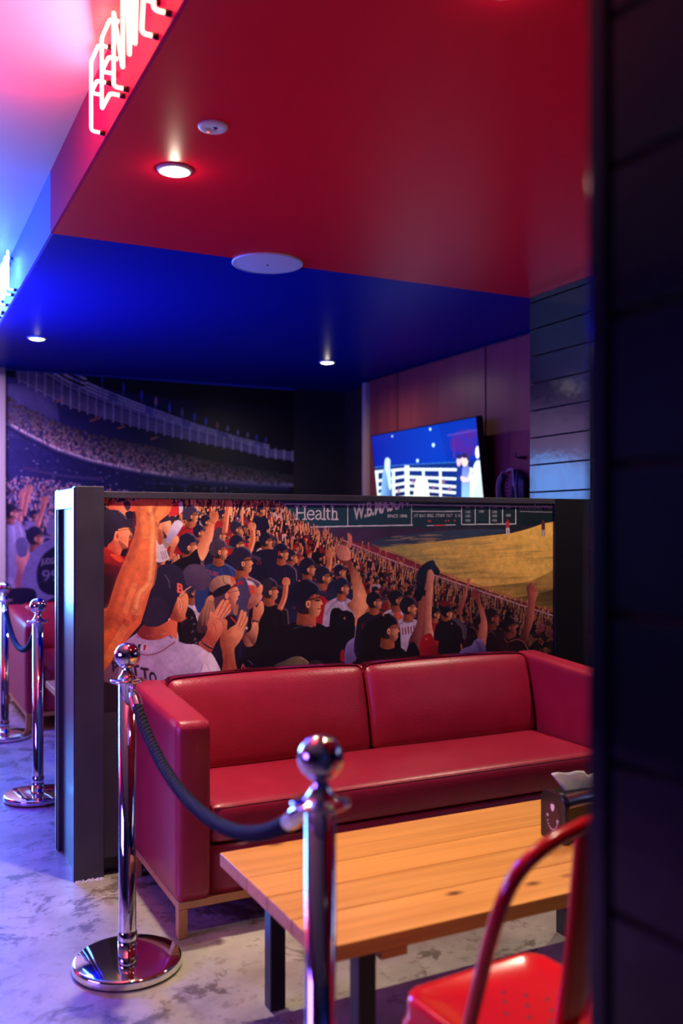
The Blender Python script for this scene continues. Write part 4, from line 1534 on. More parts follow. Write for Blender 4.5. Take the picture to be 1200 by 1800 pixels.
# the man with the raised fist and black tee (left of middle)
fan(cp, 331, 960, 32, NAVY, BLK, body=2.2, edge=(120, 84, 84))
cp.frame(300, 870, 7.5)
cp.poly([(100, 850), (240, 800), (350, 710), (400, 860), (360, 930), (180, 940), (90, 900)], BLK)
cp.poly([(350, 710), (400, 570), (470, 440), (520, 350), (510, 250), (560, 210), (630, 260), (622, 330), (580, 390), (560, 540), (500, 740), (410, 870)], SK, SKL, ((430, 520), (560, 600)))
cp.line([(512, 350), (548, 356), (582, 378)], 8, (60, 26, 34))
for k in range(3):
    cp.line([(540 + k * 26, 222 + k * 12), (546 + k * 22, 272 + k * 6)], 5, SKD)
cp.frame()
fan(cp, 385, 968, 30, (62, 46, 66), (36, 52, 104), body=3.6, edge=(74, 92, 150))
cp.text('DUBS', 364, 1009, 8, (176, 70, 78), w=20, slant=0.25)
fan(cp, 426, 987, 36, (36, 30, 58), (60, 50, 78), body=3.4, edge=(150, 120, 132))
cp.poly([(430, 1020), (446, 1024), (444, 1036), (432, 1034)], (206, 186, 190))
cp.poly([(432, 1030), (446, 1030), (444, 1046), (434, 1044)], (206, 70, 56))
cp.poly([(398, 1060), (420, 1052), (440, 1064), (444, 1086), (428, 1096), (404, 1090)], (72, 62, 96))
cp.poly([(440, 1050), (452, 1034), (462, 1030), (462, 1046), (454, 1060), (444, 1066)], SK, SKL, ((444, 1050), (462, 1045)))
# man in black with lifted hand, centre left
fan(cp, 474, 1038, 30, (40, 32, 50), BLK, body=4.8, edge=(96, 72, 82))
arm(cp, [(492, 1070), (500, 1050), (503, 1024)], 10, 9)
cp.poly([(442, 1090), (452, 1066), (460, 1056), (464, 1072), (456, 1090), (452, 1104), (444, 1102)], SK, SKL, ((444, 1080), (464, 1076)))
cp.poly([(426, 1120), (440, 1108), (444, 1096), (454, 1100), (452, 1118), (446, 1134), (432, 1136)], SKD, SKL, ((428, 1118), (452, 1116)))
cp.line([(444, 1092), (454, 1095)], 3, (50, 36, 52))
# big man in black with the fist
fan(cp, 540, 1056, 52, (20, 18, 44), (12, 10, 24), body=3.0)
cp.poly([(440, 1172), (456, 1124), (480, 1104), (520, 1098), (560, 1104), (590, 1096), (604, 1080), (618, 1076), (624, 1092), (622, 1124), (606, 1172)], (13, 11, 26))
cp.line([(515, 1105), (545, 1098), (556, 1103)], 1.2, (66, 60, 88))
cp.ell(517, 1068, 4, 2.6, (60, 40, 54))
cp.ell(526, 1021, 1.8, 1.8, (190, 90, 80))
cp.ell(553, 1048, 1.6, 4, (190, 70, 66))
cp.frame(570, 920, 6)
cp.poly([(240, 860), (300, 790), (290, 640), (240, 450), (160, 400), (120, 330), (110, 250), (160, 228), (200, 240), (250, 250), (275, 300), (285, 400), (350, 530), (420, 680), (465, 840), (440, 920), (330, 1090), (315, 960)], SKD, SKL, ((250, 620), (410, 640)))
cp.poly([(110, 250), (160, 228), (250, 250), (275, 300), (270, 380), (190, 390), (130, 340)], (172, 98, 92), (226, 150, 120), ((120, 300), (270, 300)))
for k in range(3):
    cp.line([(150 + k * 34, 234 + k * 5), (156 + k * 34, 280 + k * 4)], 5, SKD)
cp.poly([(245, 130), (250, 100), (290, 140), (285, 240), (262, 250)], (200, 120, 104))
cp.poly([(140, 890), (190, 920), (250, 920), (310, 990), (320, 1120), (300, 1300), (150, 1420), (60, 1430), (60, 960)], (13, 12, 28))
cp.poly([(230, 1280), (320, 1200), (360, 1180), (355, 1300), (330, 1440), (215, 1480)], (142, 128, 180), (96, 84, 140), ((340, 1240), (230, 1440)))
for k in range(5):
    cp.line([(250 + k * 22, 1290 - k * 14), (240 + k * 20, 1440)], 6, (70, 58, 110))
cp.poly([(170, 1360), (200, 1330), (215, 1420), (200, 1460), (170, 1440)], (150, 20, 36))
cp.ell(212, 1000, 10, 12, (200, 110, 100))
cp.frame()
# right of the fist
fan(cp, 658, 1058, 25, (20, 18, 34), (26, 20, 38), body=4.0)
cp.text('DUDES', 636, 1104, 9, (96, 34, 44), w=26)
fan(cp, 697, 1054, 24, (22, 18, 36), (190, 176, 192), body=3.4)
cp.poly([(690, 1084), (700, 1076), (708, 1086), (704, 1098), (694, 1100)], (206, 84, 54))
fan(cp, 718, 1068, 27, (24, 20, 38), (186, 170, 190), body=3.6)
for k in range(6):
    cp.line([(707 + k * 5, 1104 - k), (708 + k * 5, 1116 - k)], 2.2, (126, 28, 40))
cp.poly([(632, 1160), (636, 1110), (652, 1090), (680, 1084), (700, 1096), (704, 1130), (700, 1170), (636, 1170)], (18, 14, 24))
fan(cp, 682, 1106, 38, (16, 13, 24), (18, 12, 22), body=2.2, brim=False)
cp.line([(690, 1076), (698, 1090), (700, 1104)], 2.6, (150, 84, 74), curve=True)
cp.ell(674, 1082, 1.5, 1.2, (200, 90, 80))
# the arms waving a cap
fan(cp, 764, 1079, 18, (24, 18, 30), (150, 22, 32), body=3.4)
cp.frame(730, 970, 4.8)
cp.poly([(10, 600), (30, 400), (90, 390), (95, 560), (60, 700), (40, 880), (-30, 860), (-60, 760)], (96, 44, 52), (150, 76, 66), ((-20, 600), (60, 600)))
cp.poly([(50, 700), (70, 560), (85, 380), (90, 250), (100, 170), (130, 150), (160, 190), (152, 250), (140, 420), (136, 600), (155, 720), (110, 760), (60, 740)], (128, 62, 60), (226, 148, 118), ((72, 450), (142, 450)))
cp.poly([(6, 410), (8, 300), (10, 190), (60, 110), (140, 70), (165, 90), (170, 110), (205, 160), (195, 200), (160, 190), (140, 150), (105, 160), (90, 240), (75, 320), (50, 400), (30, 415)], (20, 28, 52), (10, 14, 30), ((30, 150), (60, 380)))
cp.line([(140, 80), (142, 150), (160, 190)], 5, (50, 62, 92), curve=True)
cp.poly([(35, 890), (45, 740), (80, 700), (130, 690), (165, 760), (215, 860), (150, 900)], (164, 20, 34), (110, 12, 24), ((60, 720), (170, 880)))
cp.ell(92, 736, 9, 8, (196, 96, 100))
cp.poly([(-80, 900), (-60, 790), (-20, 760), (15, 800), (35, 890)], BLK)
cp.frame()
# man with the dark grey cap and striped sleeve
fan(cp, 786, 1078, 17, BLK, BLK)
fan(cp, 865, 1086, 24, (30, 18, 26), (24, 16, 26), skin=SKD, lit=(170, 84, 74))
fan(cp, 895, 1101, 24, (22, 14, 22), (26, 16, 24), skin=SKD, lit=(160, 78, 70))
fan(cp, 842, 1098, 20, (22, 15, 24), (20, 14, 24), skin=SKD, lit=(170, 84, 74))
cp.frame(730, 970, 4.8)
cp.poly([(520, 740), (540, 640), (550, 560), (520, 450), (500, 400), (470, 370), (475, 330), (510, 315), (545, 350), (545, 410), (580, 500), (606, 620), (595, 780), (560, 800)], SKD, (204, 118, 96), ((520, 560), (598, 560)))
for k in range(3):
    cp.line([(488 + k * 18, 325 + k * 3), (490 + k * 17, 352 + k * 3)], 3.4, (70, 28, 32))
cp.poly([(345, 520), (370, 440), (410, 360), (428, 300), (436, 240), (450, 222), (464, 230), (462, 256), (446, 300), (430, 380), (410, 450), (380, 520)], (120, 56, 54), (196, 104, 84), ((385, 420), (430, 430)))
cp.line([(425, 440), (440, 500), (448, 540)], 12, (150, 76, 66))
cp.poly([(205, 870), (200, 720), (230, 610), (300, 572), (360, 580), (400, 640), (408, 740), (390, 870)], (16, 13, 24))
cp.poly([(310, 575), (350, 565), (410, 610), (434, 660), (420, 720), (404, 730), (392, 650), (350, 600)], (72, 58, 76))
cp.line([(350, 600), (392, 650), (404, 730)], 4, (120, 96, 104), curve=True)
cp.ell(306, 606, 7, 6, (150, 120, 130))
cp.line([(385, 780), (392, 830)], 12, (180, 90, 80))
cp.poly([(375, 870), (400, 820), (470, 790), (500, 745), (545, 735), (580, 780), (578, 850)], (126, 108, 168), (84, 70, 128), ((480, 760), (500, 860)))
for k in range(4):
    cp.line([(506 + k * 12, 742 + k * 8), (540 + k * 8, 845)], 4.5, (44, 34, 78))
# far right arm and dark heads
cp.poly([(880, 740), (905, 640), (935, 520), (950, 400), (940, 330), (935, 300), (960, 270), (985, 255), (1015, 290), (1034, 320), (1030, 370), (1010, 420), (1000, 560), (960, 690), (930, 780)], (84, 36, 40), (186, 98, 82), ((930, 500), (1005, 500)))
for k in range(3):
    cp.line([(974 + k * 20, 275 + k * 14), (972 + k * 19, 320 + k * 10)], 4, (60, 22, 28))
cp.poly([(780, 830), (790, 760), (850, 738), (920, 770), (960, 830)], (22, 14, 22))
cp.line([(800, 756), (850, 740), (910, 762), (950, 825)], 5, (168, 96, 84), curve=True)
cp.poly([(600, 840), (600, 720), (630, 668), (670, 700), (676, 780), (660, 840)], (20, 13, 22))
cp.line([(600, 690), (640, 672), (672, 710)], 4, (130, 66, 66), curve=True)
for (x, y, r, c) in ((1060, 640, 34, (110, 44, 54)), (1010, 700, 30, (40, 20, 30)), (1140, 700, 34, (90, 40, 46)), (1090, 720, 30, (30, 18, 26)), (740, 780, 46, (30, 16, 24)), (1120, 600, 24, (60, 26, 36)), (1030, 790, 40, (26, 16, 24)), (1150, 790, 40, (34, 18, 26))):
    cp.ell(x, y, r, r * 1.15, c)
    cp.line([(x + r * 0.2, y - r), (x + r * 0.85, y - r * 0.2)], 4, (150, 76, 72))
for (x, y) in ((1075, 492), (1120, 508), (840, 402), (756, 380), (712, 372), (628, 330)):
    cp.line([(x, y), (x - 2, y + 26)], 5, (150, 80, 78))
    cp.ell(x, y, 6, 7, (206, 160, 160))
cp.frame()

# ---- near left: woman, jersey man, clapping hands, big forearm
cp.frame(320, 990, 7.5)
# background man's forearms at right
cp.poly([(700, 300), (790, 180), (860, 260), (910, 500), (850, 600), (760, 620)], (70, 62, 98))
cp.poly([(900, 440), (980, 400), (1020, 450), (960, 560), (880, 610), (860, 560)], (150, 82, 70), (206, 130, 104), ((890, 560), (1010, 450)))
cp.poly([(940, 380), (960, 270), (990, 330), (1030, 280), (1064, 300), (1050, 390), (990, 440)], SK, SKL, ((950, 350), (1050, 330)))
cp.poly([(830, 940), (900, 900), (940, 780), (1000, 770), (990, 900), (950, 1080), (880, 1000)], (120, 56, 52), SKL, ((860, 980), (990, 850)))
cp.poly([(930, 690), (950, 560), (1000, 600), (1060, 510), (1075, 570), (1050, 690), (990, 750)], SK, SKL, ((940, 650), (1060, 600)))
cp.line([(925, 752), (1000, 772)], 20, (44, 36, 54))
cp.poly([(200, 900), (220, 700), (290, 560), (320, 470), (400, 420), (430, 560), (420, 760), (330, 900)], (70, 38, 52), (206, 140, 100), ((240, 800), (400, 500)))
cp.poly([(430, 600), (430, 430), (560, 380), (620, 430), (620, 640), (480, 700)], (90, 54, 74))
for k in range(7):
    cp.line([(330 + k * 14, 470 + k * 5), (268 + k * 22, 640), (240 + k * 26, 820)], 7, (180, 116, 86) if k % 2 else (96, 56, 62), curve=True)
cp.poly([(590, 380), (710, 310), (740, 350), (760, 410), (736, 440), (740, 470), (720, 490), (700, 570), (650, 610), (610, 520)], (150, 62, 60), (250, 166, 120), ((600, 470), (745, 420)))
cp.poly([(360, 340), (380, 240), (460, 175), (580, 160), (660, 180), (700, 250), (690, 290), (560, 330), (430, 400)], (128, 82, 76), (196, 150, 116), ((390, 300), (600, 190)))
cp.line([(540, 170), (550, 250), (640, 290)], 9, (90, 56, 60), curve=True)
cp.line([(480, 190), (530, 240), (556, 300)], 6, (206, 158, 120), curve=True)
cp.poly([(640, 180), (690, 190), (706, 250), (690, 290), (650, 260)], (196, 74, 58), (226, 130, 90), ((640, 200), (700, 260)))
cp.poly([(400, 400), (470, 330), (560, 290), (620, 280), (640, 320), (600, 370), (520, 420), (430, 450)], (26, 20, 40))
cp.poly([(640, 320), (700, 270), (770, 236), (806, 250), (790, 280), (720, 290), (640, 345)], (150, 34, 46))
cp.line([(610, 385), (690, 372), (745, 362)], 7, (60, 30, 36))
cp.ell(590, 430, 26, 42, (226, 140, 108))
cp.ell(375, 400, 30, 26, (24, 18, 36))
cp.poly([(680, 580), (740, 540), (730, 660), (700, 690), (670, 640)], (176, 112, 80))
cp.poly([(600, 700), (700, 690), (720, 800), (700, 1000), (560, 960), (560, 780)], (40, 22, 40))
cp.line([(640, 710), (700, 770), (716, 800)], 18, (200, 46, 50))
# dark mass under the hands, with small chair detail
cp.poly([(0, 800), (60, 740), (200, 900), (210, 1080), (60, 1080), (0, 1060)], (22, 16, 32))
for (x, y) in ((130, 720), (160, 800), (140, 900), (170, 1000), (165, 650), (185, 1050)):
    cp.line([(x - 12, y + 20), (x, y - 14), (x + 14, y + 10)], 7, (120, 110, 130), curve=True)
cp.line([(780, 1400), (800, 1330), (830, 1390), (900, 1390), (912, 1440)], 12, (196, 80, 96))
cp.line([(860, 1280), (900, 1300), (926, 1340)], 6, (100, 100, 124), curve=True)
cp.frame()
# olive caps at the lower edge
cp.frame(430, 990, 5.714)
cp.poly([(300, 1080), (310, 1020), (400, 980), (470, 945), (550, 938), (620, 980), (680, 1050), (690, 1090)], (74, 64, 50), (112, 96, 70), ((380, 1040), (560, 950)))
cp.line([(560, 942), (624, 984), (680, 1050)], 9, (176, 140, 100), curve=True)
cp.poly([(640, 1000), (720, 972), (790, 1000), (830, 1050), (820, 1080), (690, 1080)], (42, 38, 40))
cp.frame()
# jersey man: neck, head, cap
cp.frame(180, 1010, 7.5)
cp.poly([(0, 1300), (130, 1150), (290, 900), (430, 790), (480, 762), (560, 790), (700, 850), (840, 820), (960, 860), (1080, 910), (1250, 930), (1400, 1010), (1480, 1110), (1560, 1300), (1640, 1500), (1640, 1900), (0, 1900)], (150, 118, 156), (196, 178, 202), ((300, 1300), (1150, 950)))
cp.poly([(0, 1290), (130, 1150), (240, 1010), (210, 1300), (150, 1600), (0, 1700)], (120, 74, 110))
cp.poly([(1180, 930), (1300, 955), (1420, 1020), (1500, 1140), (1580, 1320), (1640, 1500), (1400, 1500), (1270, 1420), (1320, 1200)], (214, 196, 206), (236, 218, 214), ((1280, 1100), (1450, 1150)))
cp.line([(1330, 1170), (1280, 1290), (1200, 1500)], 8, (160, 130, 160), curve=True)
cp.line([(1380, 1180), (1420, 1300), (1450, 1480)], 10, (190, 168, 184), curve=True)
cp.poly([(545, 660), (700, 690), (850, 620), (980, 520), (985, 700), (975, 850), (900, 800), (800, 850), (650, 865), (520, 850), (450, 800)], (126, 38, 40), (236, 116, 74), ((600, 760), (970, 720)))
cp.line([(450, 790), (520, 850), (640, 872), (760, 856), (860, 820), (930, 820)], 12, (176, 140, 170), curve=True)
cp.line([(440, 1040), (600, 1060), (760, 1020), (880, 940), (960, 890)], 13, (130, 24, 44), curve=True)
for k in range(4):
    cp.ell(590 + k * 24, 806 + (k % 2) * 4, 5, 4, (210, 150, 140))
    cp.ell(770 + k * 22, 782 - k * 2, 6, 5, (236, 170, 150))
cp.poly([(880, 560), (960, 380), (1040, 270), (1100, 240), (1134, 320), (1120, 440), (1090, 540), (1100, 580), (1040, 620), (980, 620)], (150, 58, 46), (240, 148, 92), ((930, 480), (1110, 400)))
cp.poly([(985, 300), (1010, 300), (1045, 370), (1050, 430), (1020, 510), (990, 460)], (216, 112, 78), (250, 170, 120), ((985, 420), (1050, 400)))
cp.line([(1010, 340), (1030, 410), (1015, 480)], 8, (150, 60, 50), curve=True)
cp.poly([(540, 620), (560, 470), (620, 260), (690, 40), (720, -80), (830, -140), (960, -130), (1060, -40), (1110, 100), (1090, 180), (1010, 270), (960, 380), (890, 560), (800, 650), (640, 690), (555, 660)], (36, 30, 54), (22, 17, 40), ((900, 0), (700, 560)))
cp.poly([(620, 340), (800, 330), (880, 440), (860, 560), (760, 660), (620, 680), (550, 640)], (42, 34, 56), alpha=0.8)
cp.line([(820, 0), (870, 80), (890, 180)], 12, (84, 74, 106), curve=True)
cp.line([(660, 296), (740, 306), (810, 300)], 7, (48, 42, 76), curve=True)
cp.line([(1070, -10), (1100, 90), (1110, 140)], 10, (110, 92, 118), curve=True)
cp.poly([(1060, -40), (1150, -130), (1280, -130), (1390, -50), (1430, 60), (1400, 160), (1310, 210), (1200, 180), (1110, 150), (1090, 60)], (62, 48, 78), (84, 66, 92), ((1150, 120), (1300, -60)))
cp.text('B', 985, 230, 120, (236, 96, 72), w=80, slant=0.25, bold=0.03)
cp.line([(1020, 280), (1100, 200), (1165, 160)], 13, (206, 160, 128))
cp.line([(1030, 300), (1120, 220), (1165, 168)], 6, (40, 22, 30))
cp.poly([(-40, 1400), (60, 1420), (200, 1470), (340, 1560), (340, 2200), (-40, 2200)], (34, 18, 34), smooth=False)
# league patch and jersey lettering
cp.poly([(460, 905), (590, 920), (570, 1010), (450, 990)], (206, 176, 196), smooth=False)
cp.poly([(468, 914), (520, 918), (500, 995), (458, 984)], (30, 20, 50), smooth=False)
cp.poly([(545, 924), (582, 928), (564, 1000), (530, 996)], (158, 26, 44), smooth=False)
cp.poly([(508, 930), (530, 935), (540, 965), (530, 995), (504, 990), (500, 960)], (206, 186, 204))
for (ch_, x, y, sl) in (('B', 132, 1290, 0.0), ('A', 250, 1290, 0.02), ('T', 385, 1330, 0.06), ('T', 510, 1365, 0.12), ('O', 622, 1420, 0.2)):
    cp.text(ch_, x, y, 140, (40, 22, 46), w=100 if ch_ != 'T' else 112, slant=sl, shear=-0.10, bold=0.05)
cp.frame()
# clapping hands in front of him
cp.frame(320, 990, 7.5)
cp.poly([(215, 1060), (290, 970), (330, 880), (330, 800), (352, 720), (362, 660), (384, 636), (412, 650), (414, 700), (408, 770), (424, 660), (450, 600), (520, 490), (552, 480), (566, 506), (575, 486), (606, 480), (620, 506), (610, 540), (632, 530), (645, 560), (640, 600), (646, 620), (630, 650), (560, 720), (530, 790), (540, 880), (480, 1000), (440, 1060), (380, 1180), (300, 1140)], (176, 76, 58), (250, 150, 106), ((350, 950), (560, 720)))
for (a, b) in (((556, 500), (470, 680)), ((610, 530), (500, 720)), ((640, 580), (525, 740))):
    cp.line([a, b], 9, (130, 48, 44))
cp.line([(402, 790), (436, 830), (450, 900)], 9, (140, 54, 48), curve=True)
cp.line([(452, 730), (500, 740), (540, 800)], 7, (150, 60, 52), curve=True)
cp.line([(240, 1010), (300, 1070), (380, 1120), (430, 1120)], 22, (36, 28, 44), curve=True)
for k in range(6):
    cp.ell(262 + k * 28, 1030 + k * 17, 8, 8, (170, 130, 140))
cp.poly([(530, 1480), (540, 1300), (525, 1160), (500, 1060), (505, 960), (540, 860), (535, 760), (560, 735), (590, 750), (598, 800), (592, 880), (650, 840), (720, 790), (770, 630), (796, 616), (808, 640), (790, 720), (820, 640), (846, 644), (846, 690), (826, 760), (856, 700), (868, 720), (860, 770), (830, 860), (800, 960), (740, 1060), (690, 1130), (700, 1280), (720, 1480)], (168, 76, 54), (250, 158, 106), ((530, 1000), (740, 900)))
for (a, b) in (((800, 700), (745, 830)), ((836, 730), (775, 850)), ((850, 790), (800, 880))):
    cp.line([a, b], 9, (136, 56, 44))
for (x, y) in ((720, 850), (756, 880), (800, 890)):
    cp.ell(x, y, 22, 18, (236, 150, 104), alpha=0.6)
cp.poly([(530, 1480), (540, 1300), (580, 1180), (600, 1300), (600, 1480)], (136, 52, 38), alpha=0.6)
cp.ell(850, 855, 16, 18, (226, 190, 180))
cp.frame()
# the man in glasses at the far left
cp.frame(180, 870, 7.5)
cp.poly([(-20, 760), (60, 690), (160, 740), (300, 850), (290, 1000), (180, 1200), (120, 1400), (-20, 1400)], (170, 28, 34), (48, 12, 32), ((150, 760), (60, 1100)))
cp.poly([(100, 790), (160, 780), (280, 850), (230, 890)], (230, 72, 48))
cp.poly([(60, 700), (120, 590), (200, 480), (320, 430), (360, 470), (378, 510), (352, 540), (348, 580), (340, 640), (330, 700), (270, 700), (240, 780), (210, 800), (120, 740)], (190, 72, 58), (250, 150, 100), ((130, 640), (350, 560)))
cp.poly([(90, 190), (110, 120), (370, 80), (390, 180), (330, 220), (270, 300), (180, 220)], (206, 84, 66), (250, 150, 100), ((120, 160), (370, 140)))
cp.poly([(280, 90), (360, 90), (370, 170), (330, 210), (290, 160)], (70, 40, 62))
cp.poly([(300, 240), (360, 210), (450, 200), (450, 330), (330, 320)], (24, 16, 40))
cp.poly([(390, 90), (440, 90), (446, 200), (370, 210)], (236, 86, 60))
cp.ell(190, 540, 42, 66, (236, 126, 92))
cp.ell(198, 545, 18, 36, (170, 64, 52))
cp.poly([(-20, 680), (-20, 220), (60, 200), (190, 198), (280, 260), (330, 340), (300, 410), (210, 450), (170, 480), (140, 590), (60, 660)], (44, 36, 62), (30, 22, 50), ((260, 260), (60, 500)))
cp.line([(218, 220), (290, 270), (330, 345)], 10, (112, 92, 112), curve=True)
cp.poly([(310, 325), (440, 312), (440, 400), (360, 430), (300, 420)], (44, 34, 56))
cp.line([(210, 460), (290, 438), (350, 436)], 11, (226, 150, 100))
cp.line([(220, 470), (350, 448)], 6, (44, 20, 28))
cp.poly([(210, 600), (300, 660), (330, 700), (260, 710)], (122, 44, 44), alpha=0.7)
cp.poly([(20, 900), (200, 940), (260, 1000), (160, 1240), (-20, 1400), (-20, 950)], (40, 14, 40), alpha=0.55)
# man in white jersey right of the forearm
cp.poly([(700, 620), (760, 600), (830, 700), (868, 850), (700, 870)], (206, 186, 190))
cp.poly([(790, 600), (860, 560), (890, 640), (840, 710)], (150, 130, 110))
for k in range(3):
    cp.line([(770 + k * 26, 750 - k * 8), (800 + k * 26, 850 - k * 6)], 7, (70, 40, 66))
cp.poly([(715, 560), (745, 430), (800, 350), (890, 335), (905, 410), (890, 440), (896, 480), (880, 560), (800, 550), (790, 640), (740, 650)], (160, 70, 54), (250, 164, 116), ((740, 500), (885, 440)))
cp.poly([(795, 470), (850, 540), (880, 500), (880, 560), (820, 572)], (70, 34, 44))
cp.ell(768, 412, 24, 44, (236, 140, 104))
cp.poly([(740, 370), (780, 320), (870, 262), (880, 290), (960, 290), (990, 310), (880, 340), (800, 360)], (44, 32, 54))
cp.poly([(930, 130), (1000, 100), (1000, 240), (900, 280), (880, 240)], (196, 40, 50))
cp.poly([(1010, 120), (1050, 90), (1060, 200), (1020, 240)], (206, 200, 214))
cp.poly([(900, 420), (990, 330), (1060, 380), (1030, 450), (960, 560), (900, 640), (840, 600)], (206, 190, 206), (150, 134, 168), ((960, 380), (900, 600)))
cp.poly([(900, 680), (940, 560), (990, 540), (1010, 600), (960, 700), (920, 830), (890, 830)], SK, SKL, ((900, 700), (1000, 600)))
cp.frame()
# the big raised forearm
A7 = lambda pts: [(180 + x / 7.5, 870 + y / 7.5) for (x, y) in pts]
B7 = lambda pts: [(180 + x / 7.5, 1010 + y / 7.5) for (x, y) in pts]
left = A7([(450, 60), (446, 300), (440, 420), (405, 560), (335, 760), (250, 950), (180, 1130)]) + B7([(130, 230), (70, 420), (-10, 500), (-20, 900), (-20, 1330)])
right = B7([(10, 1290), (130, 1130), (290, 900), (400, 770), (500, 650), (530, 560), (560, 470), (620, 260), (670, 100)]) + A7([(690, 1000), (706, 880), (706, 640), (730, 440), (755, 350), (860, 260), (905, 180), (920, 100), (900, 60)])
cp.poly(left + right, (226, 116, 66), (206, 84, 46), ((255, 900), (205, 1150)))
lit_strip = A7([(620, 150), (660, 400), (650, 640), (640, 900), (600, 1160)]) + B7([(480, 260), (420, 520)])
cp.line(lit_strip, 9, (250, 164, 98), curve=True, alpha=0.35)
cp.line([(x + 5, y) for (x, y) in lit_strip], 13, (248, 152, 88), curve=True, alpha=0.30)
cp.line([(x + 1, y) for (x, y) in lit_strip], 4, (255, 186, 124), curve=True, alpha=0.35)
dark_l = A7([(470, 140), (466, 420), (430, 620), (360, 800), (270, 1000), (210, 1180)]) + B7([(160, 300), (90, 480), (40, 700)])
for w_, al in ((20, 0.16), (13, 0.18), (7, 0.22)):
    cp.line(dark_l, w_, (120, 32, 44), curve=True, alpha=al)
for pts, w_, al in ((B7([(10, 520), (160, 560), (260, 640), (330, 660)]), 15, 0.28), (B7([(10, 620), (140, 640), (250, 700)]), 18, 0.24), (A7([(680, 180), (640, 260), (600, 240)]), 6, 0.35), (A7([(540, 180), (600, 260), (590, 330)]), 6, 0.2), (B7([(440, 470), (400, 560), (420, 600)]), 7, 0.5), (B7([(300, 590), (280, 630)]), 5, 0.5), (B7([(330, 200), (310, 330), (260, 420)]), 9, 0.25), (A7([(700, 120), (690, 260), (720, 420)]), 5, 0.35)):
    cp.line(pts, w_, (134, 40, 40), curve=True, alpha=al)
for pts, w_, al in ((B7([(430, 130), (360, 300), (300, 500)]), 10, 0.3), (A7([(800, 140), (760, 240), (700, 330)]), 16, 0.30), (A7([(520, 300), (560, 420), (560, 560)]), 11, 0.22), (B7([(300, 700), (200, 860), (60, 1120)]), 15, 0.25)):
    cp.line(pts, w_, (255, 160, 92), curve=True, alpha=al)
for k in range(160):
    f = rnd.random()
    x0, y0 = 196 + rnd.uniform(-10, 60) + 30 * f, 1130 - 220 * f
    cp.line([(x0, y0), (x0 + rnd.uniform(3, 8), y0 - rnd.uniform(0, 3))], 0.7, (150, 60, 44), alpha=0.18)

mural = thing('crowd_mural', 'printed photo mural of a cheering ballpark crowd and field on the black partition', 'mural', (MX0, MY, MZ0))
pm = cp.build('print', M['print'], None, offset=(MX0, MY, MZ0), gain=1.15, grain=0.05, tone=0.085)
pm.parent = mural
obj('backing', box(0, MX1 - MX0, 0.0008, 0.004, MZ0 * 0 - 0.55, MZ1 - MZ0), M['black_paint'], mural)

# ---------------------------------------------------------------- the night stadium mural on the back wall
SXA, SXB, SZA, SZB = 0.846, 3.26, 0.55, 2.525
sm_ = Print((SXA, YB - 0.006, SZA), (1, 0, 0), (0, 0, 1), SXB - SXA, SZB - SZA, 620, 500)
sm_.A[:] = srgb(10, 12, 40)
N_ = (14, 18, 62)
sm_.poly([(0, 640), (520, 670), (530, 1200), (0, 1200)], (40, 44, 120), (8, 9, 30), ((20, 760), (360, 760)), smooth=False)
sm_.poly([(0, 640), (520, 670), (520, 720), (300, 700), (0, 660)], (10, 14, 52), (4, 4, 14), ((40, 670), (320, 690)), smooth=False)
# misty light over the upper stand
for k in range(10):
    sm_.ell(20 + k * 6, 725 - k * 4, 90 - k * 7, 44 - k * 3, (116, 112, 176), rot=0.3, alpha=0.09)
# roof line: frieze and lights along a falling curve
def roof(x):
    pts = [(30, 622), (80, 652), (120, 676), (180, 700), (240, 722), (300, 742), (360, 760), (420, 776), (470, 789), (517, 795)]
    for (a, b), (c, d) in zip(pts[:-1], pts[1:]):
        if a <= x <= c:
            return b + (d - b) * (x - a) / (c - a)
    return 795 if x > 500 else 622
def depth(x):
    return 1 + 2.1 * max(0.0, (420 - x) / 400)
for x in range(30, 520, 3):
    y, k = roof(x), depth(x)
    sm_.poly([(x - 2, y + 1 * k), (x + 2, roof(x + 3) + 1 * k), (x + 2, roof(x + 3) + 14 * k), (x - 2, y + 14 * k)], (88, 84, 132), smooth=False)
for x in range(30, 518, 4):
    y, k = roof(x), depth(x)
    sm_.line([(x, y + 4 * k), (x, y + 12.5 * k)], 1.6, (150, 146, 190))
for x in range(34, 518, 15):
    y, k = roof(x), depth(x)
    sm_.line([(x, y - 2 * k), (x, y + 16 * k)], 2.4, (190, 184, 220))
for x in range(30, 518, 2):
    y, k = roof(x), depth(x)
    sm_.line([(x, y + 1 * k), (x + 2.4, roof(x + 2) + 1 * k)], 1.6 * k * 0.7, (176, 172, 212))
    sm_.line([(x, y + 14 * k), (x + 2.4, roof(x + 2) + 14 * k)], 1.2 * k * 0.7, (150, 146, 190))
for x in range(92, 474, 2):
    y, k = roof(x), depth(x)
    for q in range(3):
        for _ in range(2):
            sm_.ell(x + rnd.uniform(-1, 1), y - (1.5 + q * 3.0) * k * (0.9 if x > 150 else 1.2), 1.3 * k * 0.62, 1.0 * k * 0.7, (226, 226, 255) if (x // 16) % 4 else (150, 160, 226), n=7)
for x, c in ((180, (60, 70, 190)), (217, (60, 70, 190)), (249, (70, 80, 200)), (274, (216, 150, 170)), (298, (70, 90, 220)), (320, (130, 120, 170)), (342, (70, 100, 230)), (362, (70, 100, 230)), (382, (200, 110, 110)), (400, (150, 140, 180)), (418, (150, 160, 190)), (435, (130, 130, 160)), (451, (60, 70, 190)), (467, (60, 70, 190))):
    y, k = roof(x), depth(x)
    sm_.line([(x, y + 8 * k), (x, y - 20 * k)], 1.3, (120, 120, 180))
    sm_.poly([(x - 2.4, y - 14 * k), (x, y - 21 * k), (x + 2.2, y - 15 * k), (x + 0.8, y - 12 * k)], c)
